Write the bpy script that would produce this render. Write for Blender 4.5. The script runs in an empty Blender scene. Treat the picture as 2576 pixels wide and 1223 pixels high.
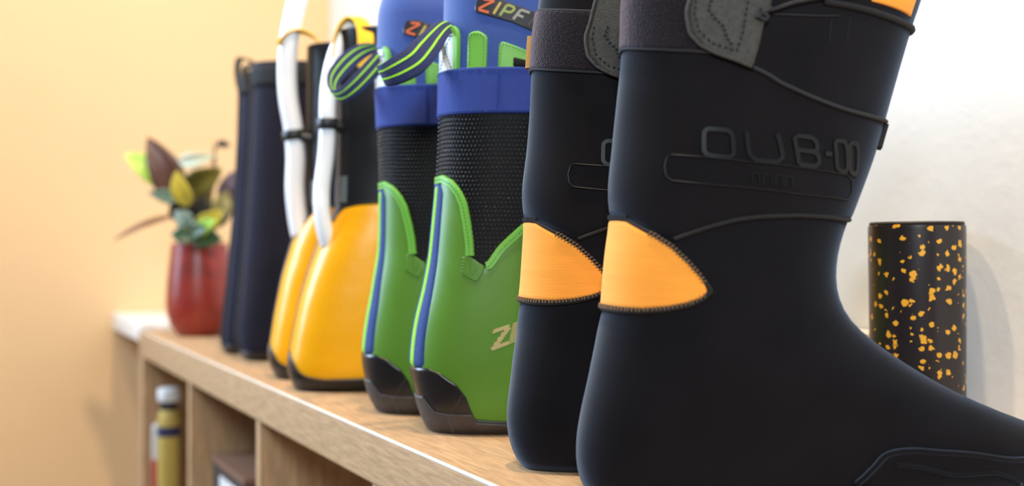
import bpy, bmesh, math, random
import numpy as np
from mathutils import Vector

random.seed(7)
rng = np.random.default_rng(7)
SC = bpy.context.scene
COL = SC.collection
TOP = 0.77            # height of the shelf top above the floor; the boots stand on it

# ------------------------------------------------------------------ camera
THETA = math.atan(1478 / 3150)
cam_data = bpy.data.cameras.new('camera')
cam_data.sensor_width = 36.0
cam_data.lens = 36.0 * 3150 / 2576
cam_data.shift_y = -(611.5 - 596.0) / 2576
cam_data.clip_start = 0.02
cam_data.dof.use_dof = True
cam_data.dof.focus_distance = 0.77
cam_data.dof.aperture_fstop = 4.7
cam = bpy.data.objects.new('camera', cam_data)
COL.objects.link(cam)
cam.location = (0, 0, TOP + 0.1406)
cam.rotation_euler = (math.radians(90), 0, math.radians(90) - THETA)
SC.camera = cam

# ------------------------------------------------------------------ light
SC.view_settings.view_transform = 'Standard'
SC.view_settings.look = 'None'
SC.view_settings.gamma = 1.0
SC.view_settings.use_curve_mapping = False
SC.view_settings.exposure = -0.36
world = bpy.data.worlds.new('room_world')
SC.world = world
world.use_nodes = True
world.node_tree.nodes['Background'].inputs[0].default_value = (0.85, 0.92, 1.0, 1)
world.node_tree.nodes['Background'].inputs[1].default_value = 0.2


def area_light(name, loc, target, sx, sy, power, color):
    d = bpy.data.lights.new(name, 'AREA')
    d.shape = 'RECTANGLE'; d.size = sx; d.size_y = sy
    d.energy = power; d.color = color
    o = bpy.data.objects.new(name, d); COL.objects.link(o)
    o.location = loc
    o.rotation_euler = (Vector(target) - Vector(loc)).to_track_quat('-Z', 'Y').to_euler()
    return o


# daylight from two windows (left front of the shelf, and behind the viewer), two warm ceiling downlights
area_light('window_daylight', (-2.23, -0.92, 1.45), (0.0, -0.6, 1.05), 1.5, 1.2, 230, (0.5, 0.72, 1.0))
area_light('window_daylight', (0.95, -0.6, 1.85), (-0.6, 0.6, 0.95), 0.5, 0.6, 46, (0.82, 0.91, 1.0))


def downlight(loc, power, color, size):
    d = bpy.data.lights.new('ceiling_downlight', 'POINT')
    d.energy = power; d.color = color; d.shadow_soft_size = size
    o = bpy.data.objects.new('ceiling_downlight', d); COL.objects.link(o); o.location = loc


downlight((-0.58, 0.31, 2.35), 84, (1.0, 0.76, 0.5), 0.035)
downlight((-0.95, -0.12, 2.35), 46, (1.0, 0.76, 0.5), 0.035)

# ------------------------------------------------------------------ measured shapes: boot cross-sections (0.1 mm) and seam lines on their surface (degrees, m)
TAB = {
 'A': dict(loc=(-0.597, 0.317), phi=14, rows=[
  (0,109,2880,300,250), (20,82,2880,360,250), (50,60,2880,400,250), (90,42,2880,405,250),
  (140,30,2880,415,250), (200,23,2873,417,250), (280,24,2810,419,250), (340,31,2666,419,250),
  (400,41,2502,418,250), (460,53,2353,417,250), (520,66,2216,416,249), (580,81,2095,415,248),
  (640,95,1985,413,246), (700,108,1884,410,244), (760,121,1790,407,242), (820,133,1703,404,240),
  (880,145,1628,401,239), (940,159,1567,399,237), (1000,174,1525,398,235), (1060,183,1498,396,234),
  (1120,187,1483,394,234), (1180,192,1478,393,233), (1240,197,1480,392,233), (1300,203,1489,390,232),
  (1360,211,1503,390,231), (1420,220,1522,390,231), (1480,226,1546,390,230), (1540,223,1574,390,230),
  (1600,216,1600,390,229), (1660,215,1625,390,228), (1720,219,1650,390,228), (1780,225,1674,390,227),
  (1840,232,1697,390,227), (1900,238,1718,390,226), (1960,244,1737,390,225), (2020,250,1756,390,225),
  (2080,257,1775,390,225), (2140,263,1793,391,225), (2200,270,1811,391,225), (2260,277,1830,391,225),
  (2320,282,1848,391,225), (2380,288,1867,392,225), (2440,291,1886,392,225), (2500,294,1905,392,225),
  (2560,295,1925,392,225), (2620,297,1946,393,225), (2680,300,1969,393,225), (2740,304,1990,393,225),
  (2800,309,2010,393,225), (2860,315,2029,394,225), (2920,321,2048,394,225), (2980,327,2068,394,225),
  (3040,332,2087,394,225), (3100,338,2106,395,225), (3160,342,2122,395,225), (3180,343,2132,395,225),
 ]),
 'B': dict(loc=(-0.69, 0.317), phi=14, rows=[
  (0,140,2911,300,250), (20,119,2915,360,250), (50,96,2915,400,250), (90,76,2912,405,250),
  (140,59,2906,415,250), (200,44,2879,417,250), (280,36,2801,419,250), (340,37,2666,419,250),
  (400,43,2507,418,250), (460,51,2354,417,250), (520,60,2213,416,249), (580,67,2085,415,248),
  (640,74,1967,413,246), (700,82,1860,410,244), (760,91,1762,407,242), (820,99,1672,404,240),
  (880,106,1592,401,239), (940,113,1525,399,237), (1000,122,1479,398,235), (1060,132,1451,396,234),
  (1120,138,1436,394,234), (1180,142,1430,393,233), (1240,146,1430,392,233), (1300,150,1436,390,232),
  (1360,153,1446,390,231), (1420,157,1461,390,231), (1480,157,1481,390,230), (1540,152,1503,390,230),
  (1600,145,1527,390,229), (1660,143,1551,390,228), (1720,146,1576,390,228), (1780,153,1601,390,227),
  (1840,161,1626,390,227), (1900,169,1648,390,226), (1960,175,1667,390,225), (2020,180,1685,390,225),
  (2080,184,1702,390,225), (2140,189,1718,391,225), (2200,192,1733,391,225), (2260,195,1748,391,225),
  (2320,197,1763,391,225), (2380,200,1780,392,225), (2440,203,1798,392,225), (2500,207,1818,392,225),
  (2560,210,1840,392,225), (2620,215,1864,393,225), (2680,223,1891,393,225), (2740,232,1917,393,225),
  (2800,241,1942,393,225), (2860,249,1964,394,225), (2920,256,1984,394,225), (2980,262,2003,394,225),
  (3040,268,2023,394,225), (3100,274,2042,395,225), (3160,280,2059,395,225), (3180,283,2071,395,225),
 ]),
 'G1': dict(loc=(-0.85, 0.319), phi=12, rows=[
  (0,157,2500,300,250), (20,141,2552,370,250), (50,124,2596,410,250), (90,107,2626,434,250),
  (140,89,2640,446,250), (200,70,2644,455,250), (280,51,2635,456,250), (340,35,2614,457,250),
  (400,22,2579,458,250), (460,16,2527,459,250), (520,17,2454,459,249), (580,22,2354,456,248),
  (640,29,2239,453,246), (700,38,2123,450,244), (760,49,2014,447,242), (820,62,1916,444,240),
  (880,77,1832,441,239), (940,93,1762,438,237), (1000,107,1701,435,235), (1060,120,1649,432,234),
  (1120,132,1608,429,233), (1180,143,1576,426,232), (1240,152,1552,423,231), (1300,159,1535,420,231),
  (1360,165,1521,421,230), (1420,171,1513,422,229), (1480,177,1511,423,228), (1540,183,1512,423,227),
  (1600,189,1513,424,226), (1660,195,1514,425,225), (1720,199,1515,426,224), (1780,203,1516,427,223),
  (1840,206,1517,428,222), (1900,209,1518,429,222), (1960,212,1520,429,221), (2020,215,1523,430,220),
  (2080,218,1528,432,220), (2140,221,1534,434,220), (2200,222,1540,435,220), (2260,224,1546,436,220),
  (2320,225,1552,438,220), (2380,226,1558,439,220), (2440,227,1564,441,220), (2500,228,1570,442,220),
  (2560,229,1576,444,220), (2620,230,1580,446,220), (2680,232,1583,447,220), (2740,233,1585,448,220),
  (2800,235,1587,450,220), (2860,236,1589,448,220), (2920,237,1592,447,220), (2980,238,1594,445,220),
  (3040,240,1596,443,220), (3100,241,1597,441,220), (3160,243,1593,437,220), (3220,247,1575,421,220),
  (3280,257,1541,394,220), (3310,270,1500,370,220),
 ]),
 'G2': dict(loc=(-0.96, 0.319), phi=12, rows=[
  (0,150,2493,300,250), (20,129,2538,370,250), (50,109,2577,410,250), (90,89,2604,434,250),
  (140,70,2619,446,250), (200,53,2624,455,250), (280,36,2616,456,250), (340,23,2598,457,250),
  (400,15,2566,458,250), (460,15,2518,459,250), (520,19,2448,459,249), (580,26,2354,456,248),
  (640,34,2244,453,246), (700,44,2130,450,244), (760,54,2022,447,242), (820,66,1923,444,240),
  (880,78,1836,441,239), (940,88,1760,438,237), (1000,98,1695,435,235), (1060,108,1640,432,234),
  (1120,119,1597,429,233), (1180,129,1565,426,232), (1240,138,1540,423,231), (1300,143,1520,420,231),
  (1360,146,1504,421,230), (1420,149,1492,422,229), (1480,150,1485,423,228), (1540,151,1480,423,227),
  (1600,152,1476,424,226), (1660,153,1473,425,225), (1720,154,1470,426,224), (1780,152,1466,427,223),
  (1840,150,1461,428,222), (1900,147,1457,429,222), (1960,145,1453,429,221), (2020,142,1451,430,220),
  (2080,140,1450,432,220), (2140,138,1452,434,220), (2200,137,1454,435,220), (2260,135,1457,436,220),
  (2320,133,1460,438,220), (2380,131,1463,439,220), (2440,128,1465,441,220), (2500,125,1467,442,220),
  (2560,122,1469,444,220), (2620,120,1469,446,220), (2680,118,1469,447,220), (2740,115,1467,448,220),
  (2800,113,1466,450,220), (2860,111,1465,448,220), (2920,110,1465,447,220), (2980,111,1466,445,220),
  (3040,112,1469,443,220), (3100,114,1469,441,220), (3160,117,1463,437,220), (3220,126,1449,421,220),
  (3280,143,1425,394,220), (3310,165,1394,370,220),
 ]),
 'Y1': dict(loc=(-1.13, 0.303), phi=10, rows=[
  (0,100,2500,360,260), (20,82,2542,385,260), (50,64,2581,416,260), (90,47,2609,439,260),
  (140,31,2624,449,260), (200,24,2625,455,260), (280,29,2616,456,260), (340,40,2593,457,260),
  (400,51,2558,458,260), (460,61,2510,459,260), (520,71,2446,459,259), (580,82,2371,455,258),
  (640,94,2287,452,256), (700,107,2198,448,254), (760,120,2115,444,253), (820,135,2045,441,251),
  (880,152,1984,437,249), (940,170,1929,434,247), (1000,188,1881,430,246), (1060,207,1840,428,244),
  (1120,227,1808,426,242), (1180,248,1781,424,241), (1240,270,1758,422,239), (1300,294,1744,420,238),
  (1360,318,1734,418,236), (1420,343,1726,416,234), (1480,370,1717,414,233), (1540,394,1709,412,232),
  (1600,413,1702,410,230), (1660,427,1701,410,228), (1720,433,1703,410,227), (1780,435,1704,410,226),
  (1840,436,1705,410,224), (1900,437,1707,410,222), (1960,439,1708,410,221), (2020,440,1709,410,220),
  (2080,442,1711,411,220), (2140,443,1712,411,220), (2200,445,1713,412,220), (2260,446,1715,412,220),
  (2320,447,1716,412,220), (2380,448,1717,413,220), (2440,450,1719,413,220), (2500,451,1720,414,220),
  (2560,452,1723,414,220), (2620,453,1726,415,220), (2680,454,1729,415,220), (2740,456,1732,416,220),
  (2800,457,1735,416,220), (2860,458,1738,417,220), (2920,458,1742,417,220), (2980,458,1745,418,220),
  (3040,458,1748,418,220), (3100,458,1751,419,220), (3160,458,1754,419,220), (3220,458,1757,420,220),
  (3280,458,1760,420,220),
 ]),
 'Y2': dict(loc=(-1.23, 0.311), phi=10, rows=[
  (0,103,2503,360,260), (20,87,2546,385,260), (50,66,2580,416,260), (90,45,2603,439,260),
  (140,26,2613,449,260), (200,15,2610,455,260), (280,18,2600,456,260), (340,28,2578,457,260),
  (400,37,2541,458,260), (460,46,2491,459,260), (520,55,2427,459,259), (580,64,2350,455,258),
  (640,75,2266,452,256), (700,86,2179,448,254), (760,98,2096,444,253), (820,110,2022,441,251),
  (880,122,1956,437,249), (940,134,1895,434,247), (1000,148,1842,430,246), (1060,164,1799,428,244),
  (1120,182,1764,426,242), (1180,200,1734,424,241), (1240,218,1707,422,239), (1300,235,1686,420,238),
  (1360,255,1671,418,236), (1420,278,1661,416,234), (1480,306,1655,414,233), (1540,336,1653,412,232),
  (1600,362,1654,410,230), (1660,376,1653,410,228), (1720,379,1649,410,227), (1780,377,1647,410,226),
  (1840,376,1645,410,224), (1900,374,1644,410,222), (1960,373,1643,410,221), (2020,372,1641,410,220),
  (2080,371,1639,411,220), (2140,369,1638,411,220), (2200,368,1637,412,220), (2260,368,1637,412,220),
  (2320,368,1637,412,220), (2380,368,1637,413,220), (2440,368,1637,413,220), (2500,368,1638,414,220),
  (2560,368,1639,414,220), (2620,368,1641,415,220), (2680,368,1643,415,220), (2740,368,1645,416,220),
  (2800,368,1647,416,220), (2860,368,1649,417,220), (2920,368,1652,417,220), (2980,368,1655,418,220),
  (3040,368,1658,418,220), (3100,368,1661,419,220), (3160,368,1664,419,220), (3220,368,1667,420,220),
  (3280,368,1670,420,220),
 ]),
 'K1': dict(loc=(-1.43, 0.32), phi=10, rows=[
  (0,179,2400,340,260), (20,142,2442,365,260), (50,105,2481,395,260), (90,71,2509,415,260),
  (140,42,2524,426,260), (200,23,2525,435,260), (280,14,2516,436,260), (340,14,2493,437,260),
  (400,17,2458,438,260), (460,21,2406,439,260), (520,26,2332,439,259), (580,32,2247,437,258),
  (640,38,2161,434,256), (700,43,2075,432,254), (760,49,1997,430,253), (820,55,1935,427,251),
  (880,61,1880,425,249), (940,67,1829,422,247), (1000,72,1781,420,246), (1060,77,1741,419,244),
  (1120,83,1712,419,242), (1180,88,1688,418,241), (1240,93,1667,418,239), (1300,98,1652,417,238),
  (1360,103,1641,416,236), (1420,108,1631,416,234), (1480,111,1621,415,233), (1540,115,1610,415,232),
  (1600,118,1602,414,230), (1660,122,1599,413,228), (1720,125,1597,413,227), (1780,129,1596,412,226),
  (1840,133,1595,412,224), (1900,136,1593,411,222), (1960,141,1592,410,221), (2020,145,1591,410,220),
  (2080,149,1589,411,220), (2140,153,1588,411,220), (2200,157,1587,411,220), (2260,161,1585,412,220),
  (2320,165,1584,412,220), (2380,168,1583,413,220), (2440,171,1581,413,220), (2500,174,1581,414,220),
  (2560,177,1581,414,220), (2620,179,1583,415,220), (2680,182,1584,415,220), (2740,185,1586,415,220),
  (2800,187,1587,416,220), (2860,189,1588,416,220), (2920,191,1590,417,220), (2980,192,1591,417,220),
  (3040,194,1593,418,220), (3100,195,1594,418,220), (3160,196,1595,419,220), (3220,197,1597,419,220),
  (3280,198,1598,419,220), (3340,199,1599,420,220), (3360,199,1600,420,220),
 ]),
 'K2': dict(loc=(-1.52, 0.3217), phi=10, rows=[
  (0,94,2316,340,260), (20,85,2384,365,260), (50,65,2437,395,260), (90,42,2475,415,260),
  (140,26,2502,426,260), (200,21,2518,435,260), (280,25,2521,436,260), (340,32,2508,437,260),
  (400,39,2475,438,260), (460,45,2425,439,260), (520,52,2355,439,259), (580,59,2274,437,258),
  (640,65,2189,434,256), (700,72,2105,432,254), (760,79,2030,430,253), (820,85,1967,427,251),
  (880,92,1912,425,249), (940,98,1861,422,247), (1000,104,1815,420,246), (1060,110,1776,419,244),
  (1120,116,1746,419,242), (1180,121,1722,418,241), (1240,127,1703,418,239), (1300,133,1688,417,238),
  (1360,139,1677,416,236), (1420,145,1668,416,234), (1480,151,1660,415,233), (1540,156,1652,415,232),
  (1600,162,1647,414,230), (1660,167,1644,413,228), (1720,171,1643,413,227), (1780,175,1642,412,226),
  (1840,179,1641,412,224), (1900,183,1640,411,222), (1960,188,1639,410,221), (2020,192,1638,410,220),
  (2080,196,1636,411,220), (2140,199,1634,411,220), (2200,202,1632,411,220), (2260,205,1630,412,220),
  (2320,208,1628,412,220), (2380,211,1626,413,220), (2440,214,1625,413,220), (2500,217,1624,414,220),
  (2560,220,1625,414,220), (2620,222,1625,415,220), (2680,224,1625,415,220), (2740,225,1626,415,220),
  (2800,226,1626,416,220), (2860,228,1627,416,220), (2920,229,1628,417,220), (2980,231,1630,417,220),
  (3040,232,1631,418,220), (3100,234,1632,418,220), (3160,236,1634,419,220), (3220,238,1637,419,220),
  (3280,241,1641,419,220), (3340,243,1644,420,220), (3360,245,1645,420,220),
 ]),
}
TRACE = {
 'or_top': [(9.9, 0.1489), (19.4, 0.1482), (30.8, 0.1443), (42.9, 0.1397), (53.9, 0.1341), (63.4, 0.1263), (71.0, 0.1181), (73.6, 0.1125)],
 'or_bot': [(4.3, 0.1026), (24.0, 0.1022), (39.5, 0.1022), (53.9, 0.1036), (64.2, 0.1058), (71.0, 0.1086), (73.6, 0.1118)],
 'seam': [(10.3, 0.1514), (27.0, 0.1482), (42.5, 0.1429), (53.9, 0.1387), (70.2, 0.145), (82.0, 0.1489), (91.5, 0.1507), (105.5, 0.1514), (125.6, 0.1507), (146.8, 0.1493)],
 'strap_bot': [(3.9, 0.2419), (22.5, 0.2398), (43.3, 0.2377), (52.4, 0.237)],
 'tabL': [(48.6, 0.2642), (47.5, 0.2586), (47.9, 0.2533), (49.7, 0.2458), (54.7, 0.2398), (62.3, 0.2352), (71.0, 0.2317), (77.0, 0.2285)],
 'tabR': [(80.8, 0.2642), (80.5, 0.2582), (79.3, 0.2533), (78.9, 0.2458), (78.6, 0.2398), (78.2, 0.2352), (77.8, 0.2317), (77.4, 0.2285)],
 'stitchV': [(51.3, 0.2642), (51.3, 0.2561), (53.9, 0.2469), (60.0, 0.2405), (70.2, 0.2363), (71.4, 0.2455), (71.7, 0.254), (72.1, 0.2639)],
 'stitchZ': [(58.1, 0.2639), (57.0, 0.2582), (59.6, 0.254), (63.4, 0.2497), (65.7, 0.2434), (68.7, 0.2384)],
 'cord': [(77.8, 0.2285), (83.9, 0.2246), (92.2, 0.2179), (103.6, 0.2122), (118.7, 0.2076), (137.7, 0.2052), (155.1, 0.2045)],
 'cord_up': [(77.0, 0.255), (79.7, 0.2579), (82.4, 0.2593), (87.7, 0.2625), (93.7, 0.2653)],
 'thin': [(82.4, 0.2565), (89.6, 0.2565), (96.8, 0.2565), (103.6, 0.2572)],
 'st1': [(101.3, 0.2554), (101.7, 0.249), (102.4, 0.2427)],
 'st2': [(108.9, 0.2568), (109.3, 0.2497), (110.0, 0.2434)],
 'collar': [(98.3, 0.2653), (110.4, 0.2632), (126.0, 0.26), (149.5, 0.2579)],
 'orange_tab': [(118.4, 0.2671), (119.5, 0.2656), (132.0, 0.2628), (132.8, 0.2688)],
 'logo': [(60.4, 0.1967), (62.3, 0.1829), (131.6, 0.19), (139.2, 0.1737)],
 'box': [(48.2, 0.1829), (65.7, 0.1815), (87.3, 0.1786), (107.8, 0.1758), (117.6, 0.1747), (129.4, 0.1733), (134.7, 0.1708), (138.8, 0.1645), (136.6, 0.1602), (102.8, 0.1627), (86.1, 0.1655), (71.7, 0.167), (50.1, 0.1694), (47.1, 0.1719), (45.6, 0.1772), (46.3, 0.1818), (48.2, 0.1829)],
 'small': [(85.0, 0.1733), (85.8, 0.1684), (99.4, 0.1716), (100.6, 0.1663)],
 'toe': [(89.9, 0.0085), (91.8, 0.0166), (94.9, 0.0251), (99.8, 0.0255), (113.8, 0.0212), (126.7, 0.0166)],
 'toe2': [(94.5, 0.0195), (98.7, 0.0177), (107.8, 0.0124), (119.5, 0.0117), (128.6, 0.005)],
 'g_band_t': [(20.9, 0.2566), (60.0, 0.2566), (79.7, 0.2574)],
 'g_band_b': [(22.5, 0.225), (61.1, 0.2239), (81.2, 0.2239)],
 'g_top': [(-0.7, 0.1793), (14.1, 0.1804), (26.2, 0.1767), (33.8, 0.1708), (39.9, 0.1624), (44.1, 0.1506), (47.1, 0.1395), (49.4, 0.1241), (50.9, 0.1215), (55.4, 0.1193), (60.7, 0.1163), (64.5, 0.1215), (69.5, 0.1296), (76.3, 0.1377), (82.4, 0.1447)],
 'g_heel': [(2.4, 0.0446), (22.1, 0.0449), (30.8, 0.042), (39.1, 0.0342), (42.5, 0.025), (43.7, 0.0136), (44.4, 0.0096), (54.3, 0.0085), (66.8, 0.0081)],
 'g_fox': [(-4.5, 0.0225), (11.8, 0.0243), (17.9, 0.018), (20.6, 0.0147), (29.7, 0.0136), (43.3, 0.0136), (44.1, 0.0088)],
 'g_v': [(42.5, 0.1226), (49.4, 0.1233), (55.4, 0.1193), (60.7, 0.116), (54.7, 0.1053), (43.7, 0.1116)],
 'g_stripe': [(5.4, 0.1767), (21.3, 0.1742), (17.5, 0.1679), (17.9, 0.1395), (20.2, 0.1112), (22.1, 0.0832), (20.6, 0.0604), (20.2, 0.0464)],
 'g_line': [(6.2, 0.1738), (7.3, 0.1395), (8.8, 0.1053), (8.4, 0.074), (4.3, 0.0468)],
 'g_Z': [(62.3, 0.0722), (69.5, 0.0755), (58.8, 0.0585), (66.4, 0.0626), (77.0, 0.0795), (73.3, 0.067)],
 'g_tab1': [(38.4, 0.2581), (38.4, 0.2787), (41.0, 0.282), (46.0, 0.2824), (51.3, 0.2798), (52.8, 0.2765), (52.8, 0.2574)],
 'g_tab2': [(60.7, 0.2581), (61.1, 0.2691), (63.4, 0.2743), (72.1, 0.271), (81.2, 0.2662)],
 'g_hole': [(68.7, 0.2581), (68.7, 0.2651), (74.8, 0.2633), (80.5, 0.2596)],
 'g_white': [(6.5, 0.2585), (6.2, 0.2864), (24.7, 0.2853), (28.5, 0.278), (28.5, 0.2574)],
 'g_label': [(41.4, 0.299), (46.0, 0.3067), (55.8, 0.3067), (84.2, 0.2945), (82.4, 0.2813), (69.1, 0.2879)],
 'g_label_end': [(42.9, 0.2971), (47.9, 0.3071)],
 'y_top': [(18.3, 0.1536), (19.4, 0.1591), (29.7, 0.1653), (45.2, 0.1682), (64.9, 0.1697)],
 'y_sole': [(-3.3, 0.0288), (14.5, 0.0219), (21.7, 0.0131), (29.3, 0.0099), (41.8, 0.008), (66.1, 0.0091)],
}
POINTS = {
 'loop_g1': [(-0.8358, 0.3446, 0.284, 0.0021, 0.0046, -0.0005), (-0.835, 0.3438, 0.2901, 0.003, 0.0062, -0.0026), (-0.829, 0.3355, 0.2872, 0.0026, 0.0057, -0.0028), (-0.8234, 0.3263, 0.2792, 0.0032, 0.0068, -0.0034), (-0.8204, 0.3184, 0.2705, 0.0037, 0.0078, -0.005), (-0.8189, 0.3098, 0.2614, 0.0033, 0.007, -0.0066), (-0.8218, 0.2992, 0.2546, 0.0025, 0.0053, -0.0075), (-0.8274, 0.2918, 0.2509, 0.0016, 0.0035, -0.0069), (-0.8354, 0.2911, 0.251, 0.0015, 0.003, -0.0065), (-0.843, 0.2964, 0.2512, 0.0015, 0.003, -0.0065), (-0.8446, 0.3068, 0.2554, 0.0021, 0.0046, -0.0071), (-0.8442, 0.3194, 0.2634, 0.0029, 0.0062, -0.0063), (-0.8444, 0.3333, 0.2786, 0.0029, 0.0063, -0.004), (-0.8452, 0.3435, 0.2881, 0.0025, 0.0052, -0.0023), (-0.8452, 0.3479, 0.285, 0.0019, 0.0042, -0.0005)],
 'loop_g2': [(-0.9521, 0.3368, 0.2797, 0.0019, 0.004, -0.0013), (-0.9479, 0.3339, 0.2854, 0.0023, 0.0048, -0.0029), (-0.9442, 0.3254, 0.2762, 0.0024, 0.0052, -0.0045), (-0.9435, 0.3152, 0.2648, 0.0024, 0.0051, -0.005), (-0.9465, 0.3064, 0.2553, 0.0023, 0.0048, -0.005), (-0.9531, 0.2993, 0.2494, 0.0019, 0.004, -0.0047), (-0.9635, 0.296, 0.2508, 0.0016, 0.0034, -0.0047), (-0.9741, 0.297, 0.2584, 0.0016, 0.0035, -0.0048), (-0.9808, 0.3014, 0.2676, 0.002, 0.0044, -0.0049), (-0.9845, 0.3125, 0.2804, 0.0025, 0.0053, -0.0049), (-0.9852, 0.325, 0.2904, 0.0025, 0.0054, -0.0042), (-0.9801, 0.336, 0.294, 0.0024, 0.005, -0.003), (-0.9728, 0.342, 0.2898, 0.002, 0.0042, -0.0016), (-0.9664, 0.3418, 0.2824, 0.0016, 0.0035, -0.001)],
 'tube_y1': [(-1.1244, 0.3698, 0.3398), (-1.1213, 0.3598, 0.3327), (-1.1174, 0.3494, 0.3188), (-1.1154, 0.3419, 0.3005), (-1.1144, 0.337, 0.2781), (-1.1131, 0.3351, 0.256), (-1.1131, 0.3351, 0.2377), (-1.1137, 0.3338, 0.2122), (-1.1133, 0.3299, 0.1829), (-1.1113, 0.3294, 0.161), (-1.1101, 0.332, 0.1428), (-1.1105, 0.3359, 0.13)],
 'tube_y2': [(-1.2181, 0.3467, 0.4009), (-1.2211, 0.3402, 0.385), (-1.2237, 0.3348, 0.3652), (-1.226, 0.3298, 0.3374), (-1.227, 0.3276, 0.3096), (-1.2265, 0.3287, 0.2779), (-1.2243, 0.3334, 0.2462), (-1.2233, 0.3355, 0.2184), (-1.2237, 0.3348, 0.1866), (-1.2226, 0.337, 0.1589), (-1.2211, 0.3402, 0.139)],
 'clip_y1': [(-1.1131, 0.3351, 0.2421)],
 'clip_y2': [(-1.2242, 0.3337, 0.2402)],
 'loop_y1': [(-1.1205, 0.3427, 0.3048, -0.0132, 0.0048, 0.0013), (-1.12, 0.344, 0.3196, -0.0131, 0.0052, 0.001), (-1.1193, 0.35, 0.3346, -0.0118, 0.0056, 0.0007), (-1.1184, 0.359, 0.3425, -0.0054, 0.0071, 0.0014), (-1.1004, 0.3619, 0.3378, -0.001, 0.0072, -0.0), (-1.087, 0.3624, 0.3252, 0.0031, 0.0066, -0.0007), (-1.081, 0.3611, 0.3081, 0.003, 0.0065, 0.0), (-1.081, 0.3611, 0.2919, 0.003, 0.0065, 0.0)],
 'loop_y2': [(-1.2208, 0.3172, 0.3288, -0.0111, 0.0045, 0.0003), (-1.2224, 0.3256, 0.3382, -0.0111, 0.0045, -0.0001), (-1.2223, 0.3377, 0.3438, -0.0114, 0.004, -0.0), (-1.2164, 0.3502, 0.3394, -0.0112, 0.0045, -0.0001), (-1.2125, 0.3586, 0.3302, -0.0087, 0.005, -0.0005), (-1.2102, 0.3636, 0.3176, -0.0038, 0.006, 0.0), (-1.2095, 0.365, 0.3037, -0.0015, 0.0062, 0.0005)],
 'loop_k1': [(-1.4295, 0.3435, 0.2988, 0.0016, 0.0033, -0.0009), (-1.428, 0.3349, 0.3187, 0.0016, 0.0033, -0.0009), (-1.4292, 0.3324, 0.331, 0.0018, 0.0037, -0.0009), (-1.436, 0.3414, 0.3369, 0.002, 0.0041, -0.0009), (-1.4354, 0.3542, 0.3339, 0.002, 0.0042, -0.0013), (-1.4339, 0.3576, 0.3206, 0.0016, 0.0033, -0.0009), (-1.4347, 0.3558, 0.3045, 0.0016, 0.0034, 0.0)],
 'loop_k2': [(-1.5246, 0.3526, 0.3048, 0.0017, 0.0035, -0.001), (-1.5223, 0.3458, 0.3299, 0.0017, 0.0035, -0.001), (-1.5224, 0.3454, 0.3492, 0.0017, 0.0035, -0.0015), (-1.5254, 0.3509, 0.3572, 0.0019, 0.004, -0.0015), (-1.5304, 0.3638, 0.3548, 0.0021, 0.0044, -0.0015), (-1.5274, 0.37, 0.3416, 0.0016, 0.0035, -0.001), (-1.53, 0.3647, 0.322, 0.0017, 0.0035, -0.001)],
 'leaves': [((-1.8329, 0.3311, 0.184), (-1.8318, 0.2865, 0.2824), 0.024, 'brown'), ((-1.8558, 0.3295, 0.2076), (-1.865, 0.2628, 0.2612), 0.02, 'lime'), ((-1.7672, 0.33, 0.1826), (-1.7522, 0.3149, 0.2312), 0.014, 'yellow'), ((-1.8281, 0.3414, 0.2069), (-1.7862, 0.3837, 0.2372), 0.02, 'olive'), ((-1.7714, 0.321, 0.2422), (-1.7306, 0.3609, 0.2542), 0.011, 'pale'), ((-1.7922, 0.3237, 0.1942), (-1.7901, 0.281, 0.2008), 0.01, 'teal'), ((-1.8354, 0.3259, 0.1726), (-1.8314, 0.2403, 0.1339), 0.005, 'dry'), ((-1.7672, 0.33, 0.155), (-1.7538, 0.3114, 0.1766), 0.013, 'blue'), ((-1.803, 0.3479, 0.1609), (-1.7756, 0.3591, 0.197), 0.016, 'dark'), ((-1.7601, 0.345, 0.1494), (-1.726, 0.3707, 0.1766), 0.015, 'yellow'), ((-1.8184, 0.3621, 0.1555), (-1.799, 0.4035, 0.1955), 0.018, 'dark'), ((-1.7648, 0.335, 0.1439), (-1.726, 0.3707, 0.1384), 0.018, 'green'), ((-1.7672, 0.33, 0.1439), (-1.7151, 0.3469, 0.1546), 0.014, 'green'), ((-1.8664, 0.3775, 0.1852), (-1.8513, 0.386, 0.2831), 0.004, 'dry'), ((-1.8501, 0.3887, 0.2796), (-1.8414, 0.4072, 0.2738), 0.006, 'dark'), ((-1.8263, 0.3923, 0.1845), (-1.819, 0.408, 0.2365), 0.014, 'plum'), ((-1.8329, 0.3311, 0.1612), (-1.8078, 0.3376, 0.2118), 0.018, 'dark'), ((-1.8563, 0.3755, 0.1616), (-1.8613, 0.3649, 0.2376), 0.016, 'olive'), ((-1.7422, 0.3361, 0.1384), (-1.7561, 0.3065, 0.1439), 0.012, 'green'), ((-1.7709, 0.3692, 0.1607), (-1.7838, 0.3888, 0.2061), 0.014, 'olive'), ((-1.7803, 0.349, 0.144), (-1.7093, 0.3591, 0.1627), 0.012, 'lime')],
}

# ------------------------------------------------------------------ materials
def lin(c):
    return tuple(((v / 255) / 12.92 if v / 255 <= 0.04045 else ((v / 255 + 0.055) / 1.055) ** 2.4) for v in c)


MATS = {}


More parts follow.
